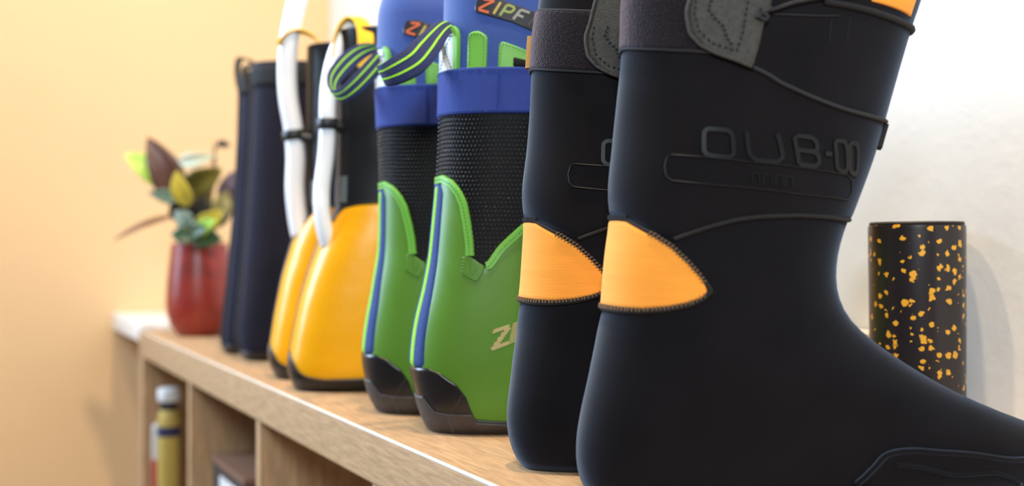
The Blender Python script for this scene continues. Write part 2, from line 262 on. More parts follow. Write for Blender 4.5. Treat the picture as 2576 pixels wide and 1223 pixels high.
def mat(name, rgb, rough=0.6, sheen=0.0, sheen_tint=(1, 1, 1), coat=0.0, metal=0.0, trans=0.0, spec=0.5,
        vary=0.0, vscale=40.0, bump=0.0, bscale=600.0, stretch=(1, 1, 1), bump_dist=0.001):
    """Principled material with optional noise colour variation and noise bump (object coordinates)."""
    m = bpy.data.materials.new(name); m.use_nodes = True
    nt = m.node_tree; b = nt.nodes['Principled BSDF']
    col = lin(rgb)
    b.inputs['Base Color'].default_value = (*col, 1)
    b.inputs['Roughness'].default_value = rough
    b.inputs['Metallic'].default_value = metal
    b.inputs['Sheen Weight'].default_value = sheen
    b.inputs['Sheen Roughness'].default_value = 0.4
    b.inputs['Sheen Tint'].default_value = (*sheen_tint, 1)
    b.inputs['Coat Weight'].default_value = coat
    b.inputs['Coat Roughness'].default_value = 0.15
    b.inputs['Transmission Weight'].default_value = trans
    b.inputs['Specular IOR Level'].default_value = spec
    if vary or bump:
        tc = nt.nodes.new('ShaderNodeTexCoord'); mp = nt.nodes.new('ShaderNodeMapping')
        mp.inputs['Scale'].default_value = stretch
        nt.links.new(tc.outputs['Object'], mp.inputs['Vector'])
    if vary:
        n = nt.nodes.new('ShaderNodeTexNoise'); n.inputs['Scale'].default_value = vscale
        n.inputs['Detail'].default_value = 4
        nt.links.new(mp.outputs[0], n.inputs['Vector'])
        r = nt.nodes.new('ShaderNodeValToRGB')
        r.color_ramp.elements[0].position = 0.3; r.color_ramp.elements[1].position = 0.7
        r.color_ramp.elements[0].color = (*[c * (1 - vary) for c in col], 1)
        r.color_ramp.elements[1].color = (*[min(1, c * (1 + vary)) for c in col], 1)
        nt.links.new(n.outputs['Fac'], r.inputs[0]); nt.links.new(r.outputs[0], b.inputs['Base Color'])
    if bump:
        n2 = nt.nodes.new('ShaderNodeTexNoise'); n2.inputs['Scale'].default_value = bscale
        n2.inputs['Detail'].default_value = 3
        nt.links.new(mp.outputs[0], n2.inputs['Vector'])
        bp = nt.nodes.new('ShaderNodeBump'); bp.inputs['Strength'].default_value = bump
        bp.inputs['Distance'].default_value = bump_dist
        nt.links.new(n2.outputs['Fac'], bp.inputs['Height']); nt.links.new(bp.outputs[0], b.inputs['Normal'])
    MATS[name] = m
    return m


def wood_material(name, light, dark, scale):
    m = bpy.data.materials.new(name); m.use_nodes = True
    nt = m.node_tree; b = nt.nodes['Principled BSDF']
    tc = nt.nodes.new('ShaderNodeTexCoord'); mp = nt.nodes.new('ShaderNodeMapping')
    mp.inputs['Scale'].default_value = scale
    nt.links.new(tc.outputs['Object'], mp.inputs['Vector'])
    n = nt.nodes.new('ShaderNodeTexNoise'); n.inputs['Scale'].default_value = 6; n.inputs['Detail'].default_value = 8
    n.inputs['Roughness'].default_value = 0.65; n.inputs['Distortion'].default_value = 0.3
    nt.links.new(mp.outputs[0], n.inputs['Vector'])
    r = nt.nodes.new('ShaderNodeValToRGB')
    r.color_ramp.elements[0].position = 0.36; r.color_ramp.elements[1].position = 0.62
    r.color_ramp.elements[0].color = (*lin(dark), 1); r.color_ramp.elements[1].color = (*lin(light), 1)
    nt.links.new(n.outputs['Fac'], r.inputs[0]); nt.links.new(r.outputs[0], b.inputs['Base Color'])
    b.inputs['Roughness'].default_value = 0.55
    b.inputs['Specular IOR Level'].default_value = 0.25
    bp = nt.nodes.new('ShaderNodeBump'); bp.inputs['Strength'].default_value = 0.15
    bp.inputs['Distance'].default_value = 0.0006
    nt.links.new(n.outputs['Fac'], bp.inputs['Height']); nt.links.new(bp.outputs[0], b.inputs['Normal'])
    MATS[name] = m
    return m


def speckle_material(name):
    """Black lacquer printed with irregular gold flecks."""
    m = bpy.data.materials.new(name); m.use_nodes = True
    nt = m.node_tree; b = nt.nodes['Principled BSDF']
    tc = nt.nodes.new('ShaderNodeTexCoord')
    sx = nt.nodes.new('ShaderNodeSeparateXYZ'); nt.links.new(tc.outputs['Object'], sx.inputs[0])
    at = nt.nodes.new('ShaderNodeMath'); at.operation = 'ARCTAN2'
    nt.links.new(sx.outputs['Y'], at.inputs[0]); nt.links.new(sx.outputs['X'], at.inputs[1])
    arc = nt.nodes.new('ShaderNodeMath'); arc.operation = 'MULTIPLY'; arc.inputs[1].default_value = 0.033
    nt.links.new(at.outputs[0], arc.inputs[0])
    cb = nt.nodes.new('ShaderNodeCombineXYZ')       # unrolled print: arc length and height
    nt.links.new(arc.outputs[0], cb.inputs['X']); nt.links.new(sx.outputs['Z'], cb.inputs['Y'])
    nz = nt.nodes.new('ShaderNodeTexNoise'); nz.inputs['Scale'].default_value = 320
    nt.links.new(cb.outputs[0], nz.inputs['Vector'])
    mx = nt.nodes.new('ShaderNodeVectorMath'); mx.operation = 'MULTIPLY_ADD'
    mx.inputs[1].default_value = (0.005, 0.005, 0.0)
    nt.links.new(nz.outputs['Color'], mx.inputs[0]); nt.links.new(cb.outputs[0], mx.inputs[2])
    v = nt.nodes.new('ShaderNodeTexVoronoi'); v.voronoi_dimensions = '2D'; v.inputs['Scale'].default_value = 165
    nt.links.new(mx.outputs[0], v.inputs['Vector'])
    sep = nt.nodes.new('ShaderNodeSeparateColor'); nt.links.new(v.outputs['Color'], sep.inputs[0])
    th = nt.nodes.new('ShaderNodeMapRange')
    th.inputs['From Min'].default_value = 0.42; th.inputs['From Max'].default_value = 1.0
    th.inputs['To Min'].default_value = 0.0; th.inputs['To Max'].default_value = 0.42
    nt.links.new(sep.outputs[0], th.inputs['Value'])
    ls = nt.nodes.new('ShaderNodeMath'); ls.operation = 'LESS_THAN'
    nt.links.new(v.outputs['Distance'], ls.inputs[0]); nt.links.new(th.outputs[0], ls.inputs[1])
    mix = nt.nodes.new('ShaderNodeMix'); mix.data_type = 'RGBA'
    mix.inputs['A'].default_value = (*lin((38, 33, 34)), 1); mix.inputs['B'].default_value = (*lin((236, 172, 50)), 1)
    nt.links.new(ls.outputs[0], mix.inputs['Factor']); nt.links.new(mix.outputs['Result'], b.inputs['Base Color'])
    b.inputs['Roughness'].default_value = 0.3
    MATS[name] = m
    return m


mat('neoprene', (22, 19, 20), 0.9, sheen=0.32, sheen_tint=(0.55, 0.72, 1), spec=0.1, vary=0.18, vscale=30, bump=0.15, bscale=2600)
mat('neoprene_fuzzy', (30, 26, 30), 0.95, sheen=0.4, sheen_tint=(0.85, 0.75, 0.9), spec=0.15, vary=0.5, vscale=900, bump=0.9, bscale=900)
mat('neoprene_foot', (19, 17, 19), 0.9, sheen=0.32, sheen_tint=(0.55, 0.72, 1), spec=0.1, vary=0.18, vscale=30, bump=0.15, bscale=2600)
mat('orange_fabric', (250, 158, 48), 0.8, sheen=0.2, sheen_tint=(1, 0.8, 0.5), vary=0.05, vscale=90, bump=0.12, bscale=500, stretch=(0.3, 0.3, 3))
mat('seam_black', (15, 14, 15), 0.8, bump=0.6, bscale=1200)
mat('stitch_brown', (120, 92, 60), 0.8)
mat('stitch_black', (20, 20, 22), 0.8)
mat('leather', (60, 58, 52), 0.75, vary=0.25, vscale=300, bump=0.5, bscale=900)
mat('cord', (34, 33, 36), 0.8, bump=0.4, bscale=1500)
mat('rubber_logo', (9, 9, 10), 0.4, spec=0.3)
mat('tan_leather', (190, 140, 70), 0.6, bump=0.3)
mat('blue_neoprene', (48, 76, 148), 0.75, sheen=0.4, sheen_tint=(0.6, 0.8, 1), bump=0.2, bscale=1500)
mat('blue_elastic', (36, 62, 146), 0.8, vary=0.2, vscale=1500, bump=0.8, bscale=1000, stretch=(1, 1, 2))
mat('green_rubber', (84, 130, 34), 0.42, spec=0.45, vary=0.05, vscale=20)
mat('green_dark', (62, 112, 44), 0.5)
mat('green_trim', (112, 182, 66), 0.45)
mat('lime_webbing', (156, 222, 52), 0.75, bump=0.8, bscale=900)
mat('navy_webbing', (34, 46, 92), 0.8, bump=0.9, bscale=1100, vary=0.12, vscale=900)
mat('blue_webbing', (30, 62, 128), 0.75, bump=0.9, bscale=1100)
mat('mesh_black', (14, 13, 13), 0.6, spec=0.2)
mat('mesh_thread', (70, 70, 72), 0.16, metal=0.7, spec=1.0)
mat('reflective', (235, 240, 240), 0.35, spec=0.6)
mat('rubber_black', (24, 23, 25), 0.3, spec=0.5, vary=0.3, vscale=30)
mat('rubber_worn', (60, 54, 52), 0.55, vary=0.25, vscale=60, bump=0.3, bscale=200)
mat('cream_print', (206, 184, 128), 0.6)
mat('label_black', (26, 22, 24), 0.55)
for k, c in dict(label_orange=(214, 104, 62), label_amber=(196, 168, 84), label_olive=(150, 160, 84),
                 label_grey=(150, 150, 140), label_dark=(62, 58, 62), label_red=(128, 36, 66)).items():
    mat(k, c, 0.6)
mat('yellow_rubber', (238, 168, 2), 0.32, spec=0.4, vary=0.04, vscale=15, bump=0.3, bscale=14, bump_dist=0.006)
mat('yellow_webbing', (250, 196, 30), 0.7, bump=0.5, bscale=900)
mat('rubber_shaft', (22, 24, 28), 0.45, spec=0.3)
mat('clear_hose', (242, 246, 252), 0.14, spec=0.7, coat=0.5)
mat('hose_clip', (22, 26, 28), 0.45)
mat('grey_plate', (92, 102, 106), 0.3)
mat('dark_boot', (28, 28, 40), 0.85, sheen=0.5, sheen_tint=(0.65, 0.68, 1), spec=0.12)
mat('dark_webbing', (58, 54, 46), 0.85)
mat('red_glaze', (138, 44, 32), 0.35, coat=0.15, vary=0.2, vscale=25)
mat('soil', (50, 38, 28), 0.95, vary=0.4, vscale=200, bump=1, bscale=300)
for k, c in dict(brown=(92, 62, 54), lime=(190, 232, 96), yellow=(214, 198, 74), olive=(110, 104, 44), pale=(238, 244, 214),
                 teal=(96, 124, 112), dry=(150, 112, 84), blue=(150, 178, 176), dark=(52, 46, 44), green=(60, 86, 56),
                 plum=(84, 68, 84)).items():
    mat('leaf_' + k, c, 0.35, spec=0.5)
mat('stem_green', (96, 92, 50), 0.6)
mat('edge_highlight', (246, 240, 228), 0.2, coat=0.8)  # near-white colour stands in for the glint on the board's rounded edge
mat('white_lacquer', (244, 242, 234), 0.35)
mat('wall_white', (240, 240, 236), 0.8, bump=0.25, bscale=90, bump_dist=0.002, vary=0.02, vscale=8)
mat('wall_peach', (242, 208, 162), 0.85, bump=0.2, bscale=90, bump_dist=0.002, vary=0.03, vscale=2)
mat('floor_wood', (104, 84, 68), 0.5, vary=0.2, vscale=6, stretch=(0.3, 4, 1))
mat('ceiling_white', (240, 238, 232), 0.9)
mat('lid_white', (238, 232, 220), 0.5)
mat('box_pink', (226, 190, 168), 0.6)
mat('bottle_white', (232, 232, 230), 0.35)
mat('bottle_yellow', (190, 166, 84), 0.4)
mat('bottle_navy', (44, 46, 84), 0.4)
mat('bottle_grey', (188, 182, 176), 0.4)
mat('bottle_red', (170, 62, 62), 0.4)
mat('binder_dark', (38, 36, 36), 0.6)
mat('binder_brown', (120, 84, 62), 0.6)
wood_material('oak', (197, 160, 119), (166, 133, 98), (5, 60, 60))
wood_material('oak_vertical', (197, 160, 119), (166, 133, 98), (60, 60, 5))
speckle_material('gold_speckle')


# ------------------------------------------------------------------ mesh helpers
def new_obj(name, verts, faces, material, parent=None, smooth=True):
    me = bpy.data.meshes.new(name)
    me.from_pydata([tuple(map(float, v)) for v in verts], [], faces)
    bm = bmesh.new(); bm.from_mesh(me)
    bmesh.ops.recalc_face_normals(bm, faces=bm.faces)
    bm.to_mesh(me); bm.free()
    if smooth:
        me.polygons.foreach_set('use_smooth', [True] * len(me.polygons))
    me.materials.append(MATS[material])
    o = bpy.data.objects.new(name, me); COL.objects.link(o)
    if parent:
        o.parent = parent
    return o


def auto_smooth(o, deg=40):
    me = o.data
    bm = bmesh.new(); bm.from_mesh(me)
    for e in bm.edges:
        if len(e.link_faces) == 2 and e.calc_face_angle(0) > math.radians(deg):
            e.smooth = False
    bm.to_mesh(me); bm.free()
    return o


def tag(o, label, cat, group=None, kind=None):
    o['label'] = label; o['category'] = cat
    if group:
        o['group'] = group
    if kind:
        o['kind'] = kind
    return o


def empty(name, loc, rz=0.0):
    o = bpy.data.objects.new(name, None); COL.objects.link(o)
    o.empty_display_size = 0.05
    o.location = loc; o.rotation_euler = (0, 0, rz)
    return o


def grid_faces(n, m, closed_m=False, base=0):
    f = []
    for i in range(n - 1):
        for j in range(m if closed_m else m - 1):
            k = (j + 1) % m
            f.append((base + i * m + j, base + i * m + k, base + (i + 1) * m + k, base + (i + 1) * m + j))
    return f


def box(name, x0, x1, y0, y1, z0, z1, material, parent=None, bevel=0.0, seg=2):
    bm = bmesh.new()
    bmesh.ops.create_cube(bm, size=1)
    for v in bm.verts:
        v.co = (x0 + (v.co.x + .5) * (x1 - x0), y0 + (v.co.y + .5) * (y1 - y0), z0 + (v.co.z + .5) * (z1 - z0))
    if bevel:
        bmesh.ops.bevel(bm, geom=list(bm.edges), offset=bevel, segments=seg, affect='EDGES', profile=0.6)
    me = bpy.data.meshes.new(name); bm.to_mesh(me); bm.free()
    me.materials.append(MATS[material])
    o = bpy.data.objects.new(name, me); COL.objects.link(o)
    if bevel:
        me.polygons.foreach_set('use_smooth', [True] * len(me.polygons)); auto_smooth(o, 50)
    if parent:
        o.parent = parent
    return o


def lathe(name, profile, material, parent=None, seg=48, loc=(0, 0, 0)):
    vs, fs = [], []
    for r, z in profile:
        for k in range(seg):
            a = 2 * math.pi * k / seg
            vs.append((loc[0] + r * math.cos(a), loc[1] + r * math.sin(a), loc[2] + z))
    fs = grid_faces(len(profile), seg, True)
    if profile[0][0] > 1e-6:
        fs.append(tuple(range(seg)))
    if profile[-1][0] > 1e-6:
        b = (len(profile) - 1) * seg
        fs.append(tuple(range(b, b + seg)))
    return auto_smooth(new_obj(name, vs, fs, material, parent))


def resample(rows, n, closed=False):
    """Catmull-Rom through rows of any width."""
    r = np.array(rows, float)
    if len(r) == 2:
        return r[0] + (r[1] - r[0]) * np.linspace(0, 1, n)[:, None]
    p = np.vstack([r[-1:] if closed else 2 * r[:1] - r[1:2], r, r[:2] if closed else 2 * r[-1:] - r[-2:-1]])
    segs = len(r) if closed else len(r) - 1
    # spread the samples by arc length
    d = np.linalg.norm(np.diff(np.vstack([r, r[:1]]) if closed else r, axis=0), axis=1) + 1e-9
    cum = np.concatenate([[0], np.cumsum(d)])
    out = []
    for q in np.linspace(0, cum[-1], n, endpoint=not closed):
        i = min(int(np.searchsorted(cum, q, side='right') - 1), segs - 1)
        t = (q - cum[i]) / d[i]
        a, b, c, e = p[i], p[i + 1], p[i + 2], p[i + 3]
        out.append(.5 * (2 * b + (c - a) * t + (2 * a - 5 * b + 4 * c - e) * t * t + (3 * b - a - 3 * c + e) * t ** 3))
    return np.array(out)


def unit(v):
    return v / (np.linalg.norm(v, axis=-1, keepdims=True) + 1e-12)


def sweep(name, pts, radius, material, parent=None, seg=8, closed=False, flat=None, taper=None):
    """Round tube through 3-D points (flat = (width axis vectors, ratio) squashes it)."""
    P = np.array(pts, float); n = len(P)
    T = np.gradient(P, axis=0) if not closed else (np.roll(P, -1, 0) - np.roll(P, 1, 0))
    T = unit(T)
    up = np.array([0.13, 0.21, 0.97]); N = []
    prev = unit(np.cross(T[0], up))
    for t in T:
        prev = unit(prev - t * np.dot(prev, t)); N.append(prev)
    N = np.array(N); Bn = np.cross(T, N)
    vs = []
    for i in range(n):
        r = radius if taper is None else radius * taper[i]
        for k in range(seg):
            a = 2 * math.pi * k / seg
            vs.append(P[i] + r * (math.cos(a) * N[i] + math.sin(a) * Bn[i]))
    fs = grid_faces(n, seg, True)
    if closed:
        b = (n - 1) * seg
        fs += [(b + k, b + (k + 1) % seg, (k + 1) % seg, k) for k in range(seg)]
    else:
        fs += [tuple(range(seg)), tuple(range((n - 1) * seg, n * seg))]
    return new_obj(name, vs, fs, material, parent)


def strap_loop(name, rows, thick, material, parent, span=(-1, 1), n=70, lift=0.0):
    """Flat webbing along rows of centre + half-width vector, with real thickness."""
    R = resample(rows, n)
    C, Wd = R[:, :3], R[:, 3:]
    T = unit(np.gradient(C, axis=0)); Nn = unit(np.cross(T, Wd))
    vs = []
    for i in range(n):
        a = C[i] + Wd[i] * span[0]; b = C[i] + Wd[i] * span[1]; h = Nn[i] * thick / 2
        e = (b - a) * 0.06
        vs += [a - h * .4, a + e - h, b - e - h, b - h * .4, b + h * .4, b - e + h, a + e + h, a + h * .4]
    fs = grid_faces(n, 8, True) + [tuple(range(8)), tuple(range((n - 1) * 8, n * 8))]
    return auto_smooth(new_obj(name, vs, fs, material, parent), 50)


# ------------------------------------------------------------------ boots: a ring surface P(t, z); t = 0 at the back of the heel, 90 on the side
class Boot:
    def __init__(self, key):
        d = TAB[key]
        r = np.array(d['rows'], float)
        self.z = r[:, 0] / 1e4; self.yb = r[:, 1] / 1e4; self.yf = r[:, 2] / 1e4
        self.a = r[:, 3] / 1e4; self.n = r[:, 4] / 100
        self.phi = math.radians(d['phi']); self.loc = (d['loc'][0], d['loc'][1], TOP)
        self.top = self.z[-1]

    def P(self, t, z):
        t = np.radians(np.asarray(t, float)); z = np.asarray(z, float); t, z = np.broadcast_arrays(t, z)
        f = lambda k: np.interp(z, self.z, k)
        a, yb, yf, n = f(self.a), f(self.yb), f(self.yf), f(self.n)
        c, s = np.cos(t), np.sin(t)
        x = a * np.sign(s) * np.abs(s) ** (2 / n)
        y = (yb + yf) / 2 - (yf - yb) / 2 * np.sign(c) * np.abs(c) ** (2 / n)
        return np.stack([x, y, z], -1)

    def N(self, t, z):
        z = np.clip(z, 0.004, self.top - 0.004)
        dt = self.P(np.asarray(t) + 2.5, z) - self.P(np.asarray(t) - 2.5, z)
        dz = self.P(t, z + 0.003) - self.P(t, z - 0.003)
        return unit(np.cross(dt, dz))

    def S(self, t, z, h):
        return self.P(t, z) + self.N(t, z) * np.asarray(h)[..., None]

    def local(self, w):
        """World point (or point + vector rows) measured from the shelf top into this boot's own axes."""
        w = np.array(w, float); cp, sp = math.cos(self.phi), math.sin(self.phi)
        x, y = w[:, 0] - self.loc[0], w[:, 1] - self.loc[1]
        out = w.copy(); out[:, 0] = x * cp - y * sp; out[:, 1] = x * sp + y * cp
        if w.shape[1] == 6:
            out[:, 3] = w[:, 3] * cp - w[:, 4] * sp; out[:, 4] = w[:, 3] * sp + w[:, 4] * cp
        return out


def boot_body(b, name, material, parent, lining, lining_mat):
    zs = np.unique(np.concatenate([b.z, (b.z[1:] + b.z[:-1]) / 2]))
    ts = np.linspace(-180, 180, 96, endpoint=False)
    V = b.P(ts[None, :], zs[:, None])
    n, m = len(zs), len(ts)
    vs = list(V.reshape(-1, 3)); fs = grid_faces(n, m, True)
    vs.append(V[0].mean(0)); c = len(vs) - 1
    fs += [(c, (j + 1) % m, j) for j in range(m)]
    body = new_obj(name, vs, fs, material, parent)
    # rolled rim and the inside of the shaft
    def inner(z, d):
        return b.S(ts, np.full(m, z), np.full(m, -d))
    rows = [V[-1], V[-1] + (0, 0, .0012), inner(b.top, .0018) + (0, 0, .0024), inner(b.top, .0040) + (0, 0, .0012)]
    rows += [inner(b.top - q, .0045) for q in (.02, .05, .08, .11)]
    R = np.concatenate(rows)
    f2 = grid_faces(len(rows), m, True) + [tuple(range((len(rows) - 1) * m, len(rows) * m))]
    new_obj(lining, R, f2, lining_mat, parent)
    return body


def patch_grid(b, TT, ZZ, h, closed=False, soft=0.55):
    """Grid of (t, z) lifted by h with rounded edges that sink below the surface."""
    n, m = TT.shape
    H = np.full((n, m), h, float)
    H[0] *= soft; H[-1] *= soft
    if not closed:
        H[:, 0] *= soft; H[:, -1] *= soft
    V = b.S(TT, ZZ, H)
    low = -0.0009
    top = b.S(TT[0], ZZ[0], np.full(m, low)); bot = b.S(TT[-1], ZZ[-1], np.full(m, low))
    V = np.concatenate([top[None], V, bot[None]])
    if not closed:
        L = b.S(TT[:, 0], ZZ[:, 0], np.full(n, low)); R = b.S(TT[:, -1], ZZ[:, -1], np.full(n, low))
        L = np.concatenate([L[:1], L, L[-1:]]); R = np.concatenate([R[:1], R, R[-1:]])
        V = np.concatenate([L[:, None], V, R[:, None]], axis=1)
    return V


def patch_cols(b, name, ts, zlo, zhi, h, material, parent, rows=14, closed=False):
    ts = np.asarray(ts, float); zlo = np.broadcast_to(zlo, ts.shape); zhi = np.broadcast_to(zhi, ts.shape)
    w = np.linspace(0, 1, rows)
    if rows > 6:
        w = np.concatenate([[0, .02], np.linspace(.06, .94, rows - 4), [.98, 1]])
    ZZ = zlo[None] + (zhi - zlo)[None] * w[:, None]
    TT = np.broadcast_to(ts[None], ZZ.shape).copy()
    V = patch_grid(b, TT, ZZ, h, closed)
    return new_obj(name, V.reshape(-1, 3), grid_faces(V.shape[0], V.shape[1], closed), material, parent)


def patch_rows(b, name, zs, t0, t1, h, material, parent, cols=14):
    zs = np.asarray(zs, float); w = np.linspace(0, 1, cols)
    TT = np.asarray(t0)[:, None] + (np.asarray(t1) - np.asarray(t0))[:, None] * w[None]
    ZZ = np.broadcast_to(zs[:, None], TT.shape).copy()
    V = patch_grid(b, TT, ZZ, h)
    return new_obj(name, V.reshape(-1, 3), grid_faces(V.shape[0], V.shape[1]), material, parent)


def path(b, pts, lift, n=40, smooth=True, closed=False):
    """(t, z) polyline -> points and normals lifted off the surface."""
    q = np.array(pts, float); s = q * (0.0008, 1.0)      # degrees to roughly metres for even spacing
    R = resample(s, n, closed) if smooth else np.stack([np.interp(np.linspace(0, 1, n), np.linspace(0, 1, len(s)), s[:, k]) for k in (0, 1)], -1)
    t, z = R[:, 0] / 0.0008, R[:, 1]
    return b.S(t, z, np.full(len(t), lift)), b.N(t, z)


def surf_tube(b, name, pts, r, material, parent, lift=0.0, n=48, seg=8, smooth=True, closed=False):
    P, _ = path(b, pts, lift, n, smooth, closed)
    return sweep(name, P, r, material, parent, seg, closed)


def ribbon_data(P, Nn, width, h):
    T = unit(np.gradient(P, axis=0)); Sd = unit(np.cross(Nn, T)); vs = []
    for i in range(len(P)):
        a = Sd[i] * width / 2
        vs += [P[i] - a - Nn[i] * .0009, P[i] - a + Nn[i] * h * .6, P[i] - a * .8 + Nn[i] * h, P[i] + a * .8 + Nn[i] * h, P[i] + a + Nn[i] * h * .6, P[i] + a - Nn[i] * .0009]
    n = len(P)
    return vs, grid_faces(n, 6, True) + [tuple(range(6)), tuple(range((n - 1) * 6, n * 6))]


def surf_ribbon(b, name, pts, width, h, material, parent, n=48, smooth=True, lift=0.0):
    P, Nn = path(b, pts, lift, n, smooth)
    vs, fs = ribbon_data(P, Nn, width, h)
    return auto_smooth(new_obj(name, vs, fs, material, parent), 50)


def strokes(b, name, lines, width, h, material, parent, lift=0.0, n=14):
    """Several stroke polylines in (t, z) joined as one flat relief (one glyph or one mark)."""
    vs, fs = [], []
    for pts in lines:
        P, Nn = path(b, pts, lift, max(n, len(pts) * 3), False)
        v, f = ribbon_data(P, Nn, width, h)
        k = len(vs); vs += v; fs += [tuple(i + k for i in q) for q in f]
    return new_obj(name, vs, fs, material, parent, smooth=False)


def stitches(b, name, pts, step, length, width, h, material, parent, lift=0.0, across=False, smooth=True, slant=0.0):
    """Row of single thread stitches along (or across) a (t, z) polyline."""
    P, Nn = path(b, pts, lift, 200, smooth)
    d = np.concatenate([[0], np.cumsum(np.linalg.norm(np.diff(P, axis=0), axis=1))])
    T = unit(np.gradient(P, axis=0)); vs, fs = [], []
    for q in np.arange(step / 2, d[-1], step):
        i = int(np.searchsorted(d, q)); i = min(i, len(P) - 1)
        t, nn = T[i], Nn[i]; s = unit(np.cross(nn, t))
        u, w = (s + t * slant, t) if across else (t + s * slant, s)
        u = unit(u); w = unit(np.cross(nn, u))
        k = len(vs)
        for zz, sc in ((-.0006, 1.0), (h, .75)):
            for e1, e2 in ((-1, -1), (1, -1), (1, 1), (-1, 1)):
                vs.append(P[i] + u * e1 * length / 2 * sc + w * e2 * width / 2 * sc + nn * zz)
        fs += [(k, k + 1, k + 5, k + 4), (k + 1, k + 2, k + 6, k + 5), (k + 2, k + 3, k + 7, k + 6), (k + 3, k, k + 4, k + 7), (k + 4, k + 5, k + 6, k + 7)]
    return new_obj(name, vs, fs, material, parent, smooth=False)


def mirror_fn(pts, tmax=180.0):
    """z as a function of |t| from traced (t, z) points."""
    q = sorted(pts); t = np.array([p[0] for p in q]); z = np.array([p[1] for p in q])
    return lambda x: np.interp(np.abs(x), t, z)


GLYPH = {
    'O': [[(.15, 0), (0, .15), (0, .85), (.15, 1), (.85, 1), (1, .85), (1, .15), (.85, 0), (.15, 0)]],
    'U': [[(0, 1), (0, .2), (.2, 0), (.8, 0), (1, .2), (1, 1)]],
    'B': [[(0, 0), (0, 1), (.8, 1), (1, .85), (1, .62), (.82, .5), (0, .5)], [(.82, .5), (1, .38), (1, .15), (.8, 0), (0, 0)]],
    '-': [[(0, .5), (1, .5)]],
    'Z': [[(0, 1), (1, 1), (0, 0), (1, 0)]],
    'I': [[(.5, 0), (.5, 1)]],
    'P': [[(0, 0), (0, 1), (.8, 1), (1, .85), (1, .6), (.8, .45), (0, .45)]],
    'F': [[(0, 0), (0, 1), (1, 1)], [(0, .5), (.75, .5)]],
}


def glyph_lines(ch, u0, u1, frame, slant=0.0):
    """Glyph strokes mapped into a (t, z) frame: frame(u, v) with u along the word, v up."""
    return [[frame(u0 + (u1 - u0) * x + slant * (y - .5), y) for x, y in ln] for ln in GLYPH[ch]]


def quad_frame(tl, bl, tr, br):
    tl, bl, tr, br = map(np.array, (tl, bl, tr, br))
    return lambda u, v: tuple((bl * (1 - u) + br * u) * (1 - v) + (tl * (1 - u) + tr * u) * v)


# ------------------------------------------------------------------ the room
WALL_Y, END_X = 0.682, -2.25
def structure(o, label, cat):
    o['label'] = label; o['category'] = cat; o['kind'] = 'structure'
    return o


structure(box('wall_back', END_X - .12, 2.2, WALL_Y, WALL_Y + .12, 0, 2.6, 'wall_white'), 'white plaster wall behind the boot shelf', 'wall')
structure(box('wall_left', END_X - .12, END_X, -3.2, WALL_Y, 0, 2.6, 'wall_peach'), 'warm peach wall at the far end of the shelf', 'wall')
structure(box('floor', END_X - .12, 2.2, -3.2, WALL_Y + .12, -.1, 0, 'floor_wood'), 'wooden floor below the shelf', 'floor')

# ------------------------------------------------------------------ oak cube shelf
SX0, SX1, SY0, SY1 = -1.943, -0.123, 0.292, 0.680
shelf = empty('cube_shelf', ((SX0 + SX1) / 2, SY0, 0))
tag(shelf, 'light oak cube shelf with open compartments carrying the row of boots', 'shelf')


def shelf_part(name, x0, x1, y0, y1, z0, z1, material, bevel):
    o = box(name, x0 - shelf.location.x, x1 - shelf.location.x, y0 - SY0, y1 - SY0, z0, z1, material, shelf, bevel, 4)
    return o


shelf_part('top_board', SX0, SX1, SY0, SY1, TOP - .038, TOP, 'oak', .0028)
sweep('edge_highlight', [(x, .0011, TOP - .0011) for x in np.linspace(SX0 + .003, SX1 - .003, 30) - shelf.location.x], .0014, 'edge_highlight', shelf, 10)['label'] = 'pale strip added as the highlight along the front of the top board'  # added strip: window highlight on the board edge put in as pale geometry
shelf_part('bottom_board', SX0, SX1, SY0, SY1, 0, .038, 'oak', .0014)
shelf_part('side_board', SX0, SX0 + .038, SY0, SY1, .038, TOP - .038, 'oak_vertical', .0014)
shelf_part('side_board', SX1 - .038, SX1, SY0, SY1, .038, TOP - .038, 'oak_vertical', .0014)
cell = (SX1 - SX0 - .076 - 4 * .016) / 5
xs = []
for k in range(1, 5):
    x = SX0 + .038 + k * cell + (k - 1) * .016
    xs.append(x)
    shelf_part('divider', x, x + .016, SY0 + .002, SY1, .038, TOP - .038, 'oak_vertical', .001)
for k in range(5):
    x0 = SX0 + .038 + k * (cell + .016)
    shelf_part('middle_shelf', x0, x0 + cell, SY0 + .002, SY1, .377, .393, 'oak', .001)
MID = .393

ledge = box('wall_ledge', END_X, SX0 - .006, .294, .52, TOP - .020, TOP + .010, 'white_lacquer', None, .006, 3)
tag(ledge, 'thin white wall ledge between the end of the oak shelf and the peach wall', 'ledge')

# ------------------------------------------------------------------ black neoprene boots with orange heel panels
T_ = TRACE


def settle(e):
    """Rest the lowest point of a boot on the shelf."""
    low = min(v.co.z for o in e.children for v in o.data.vertices)
    e.location.z = TOP - low + .0001
    return e


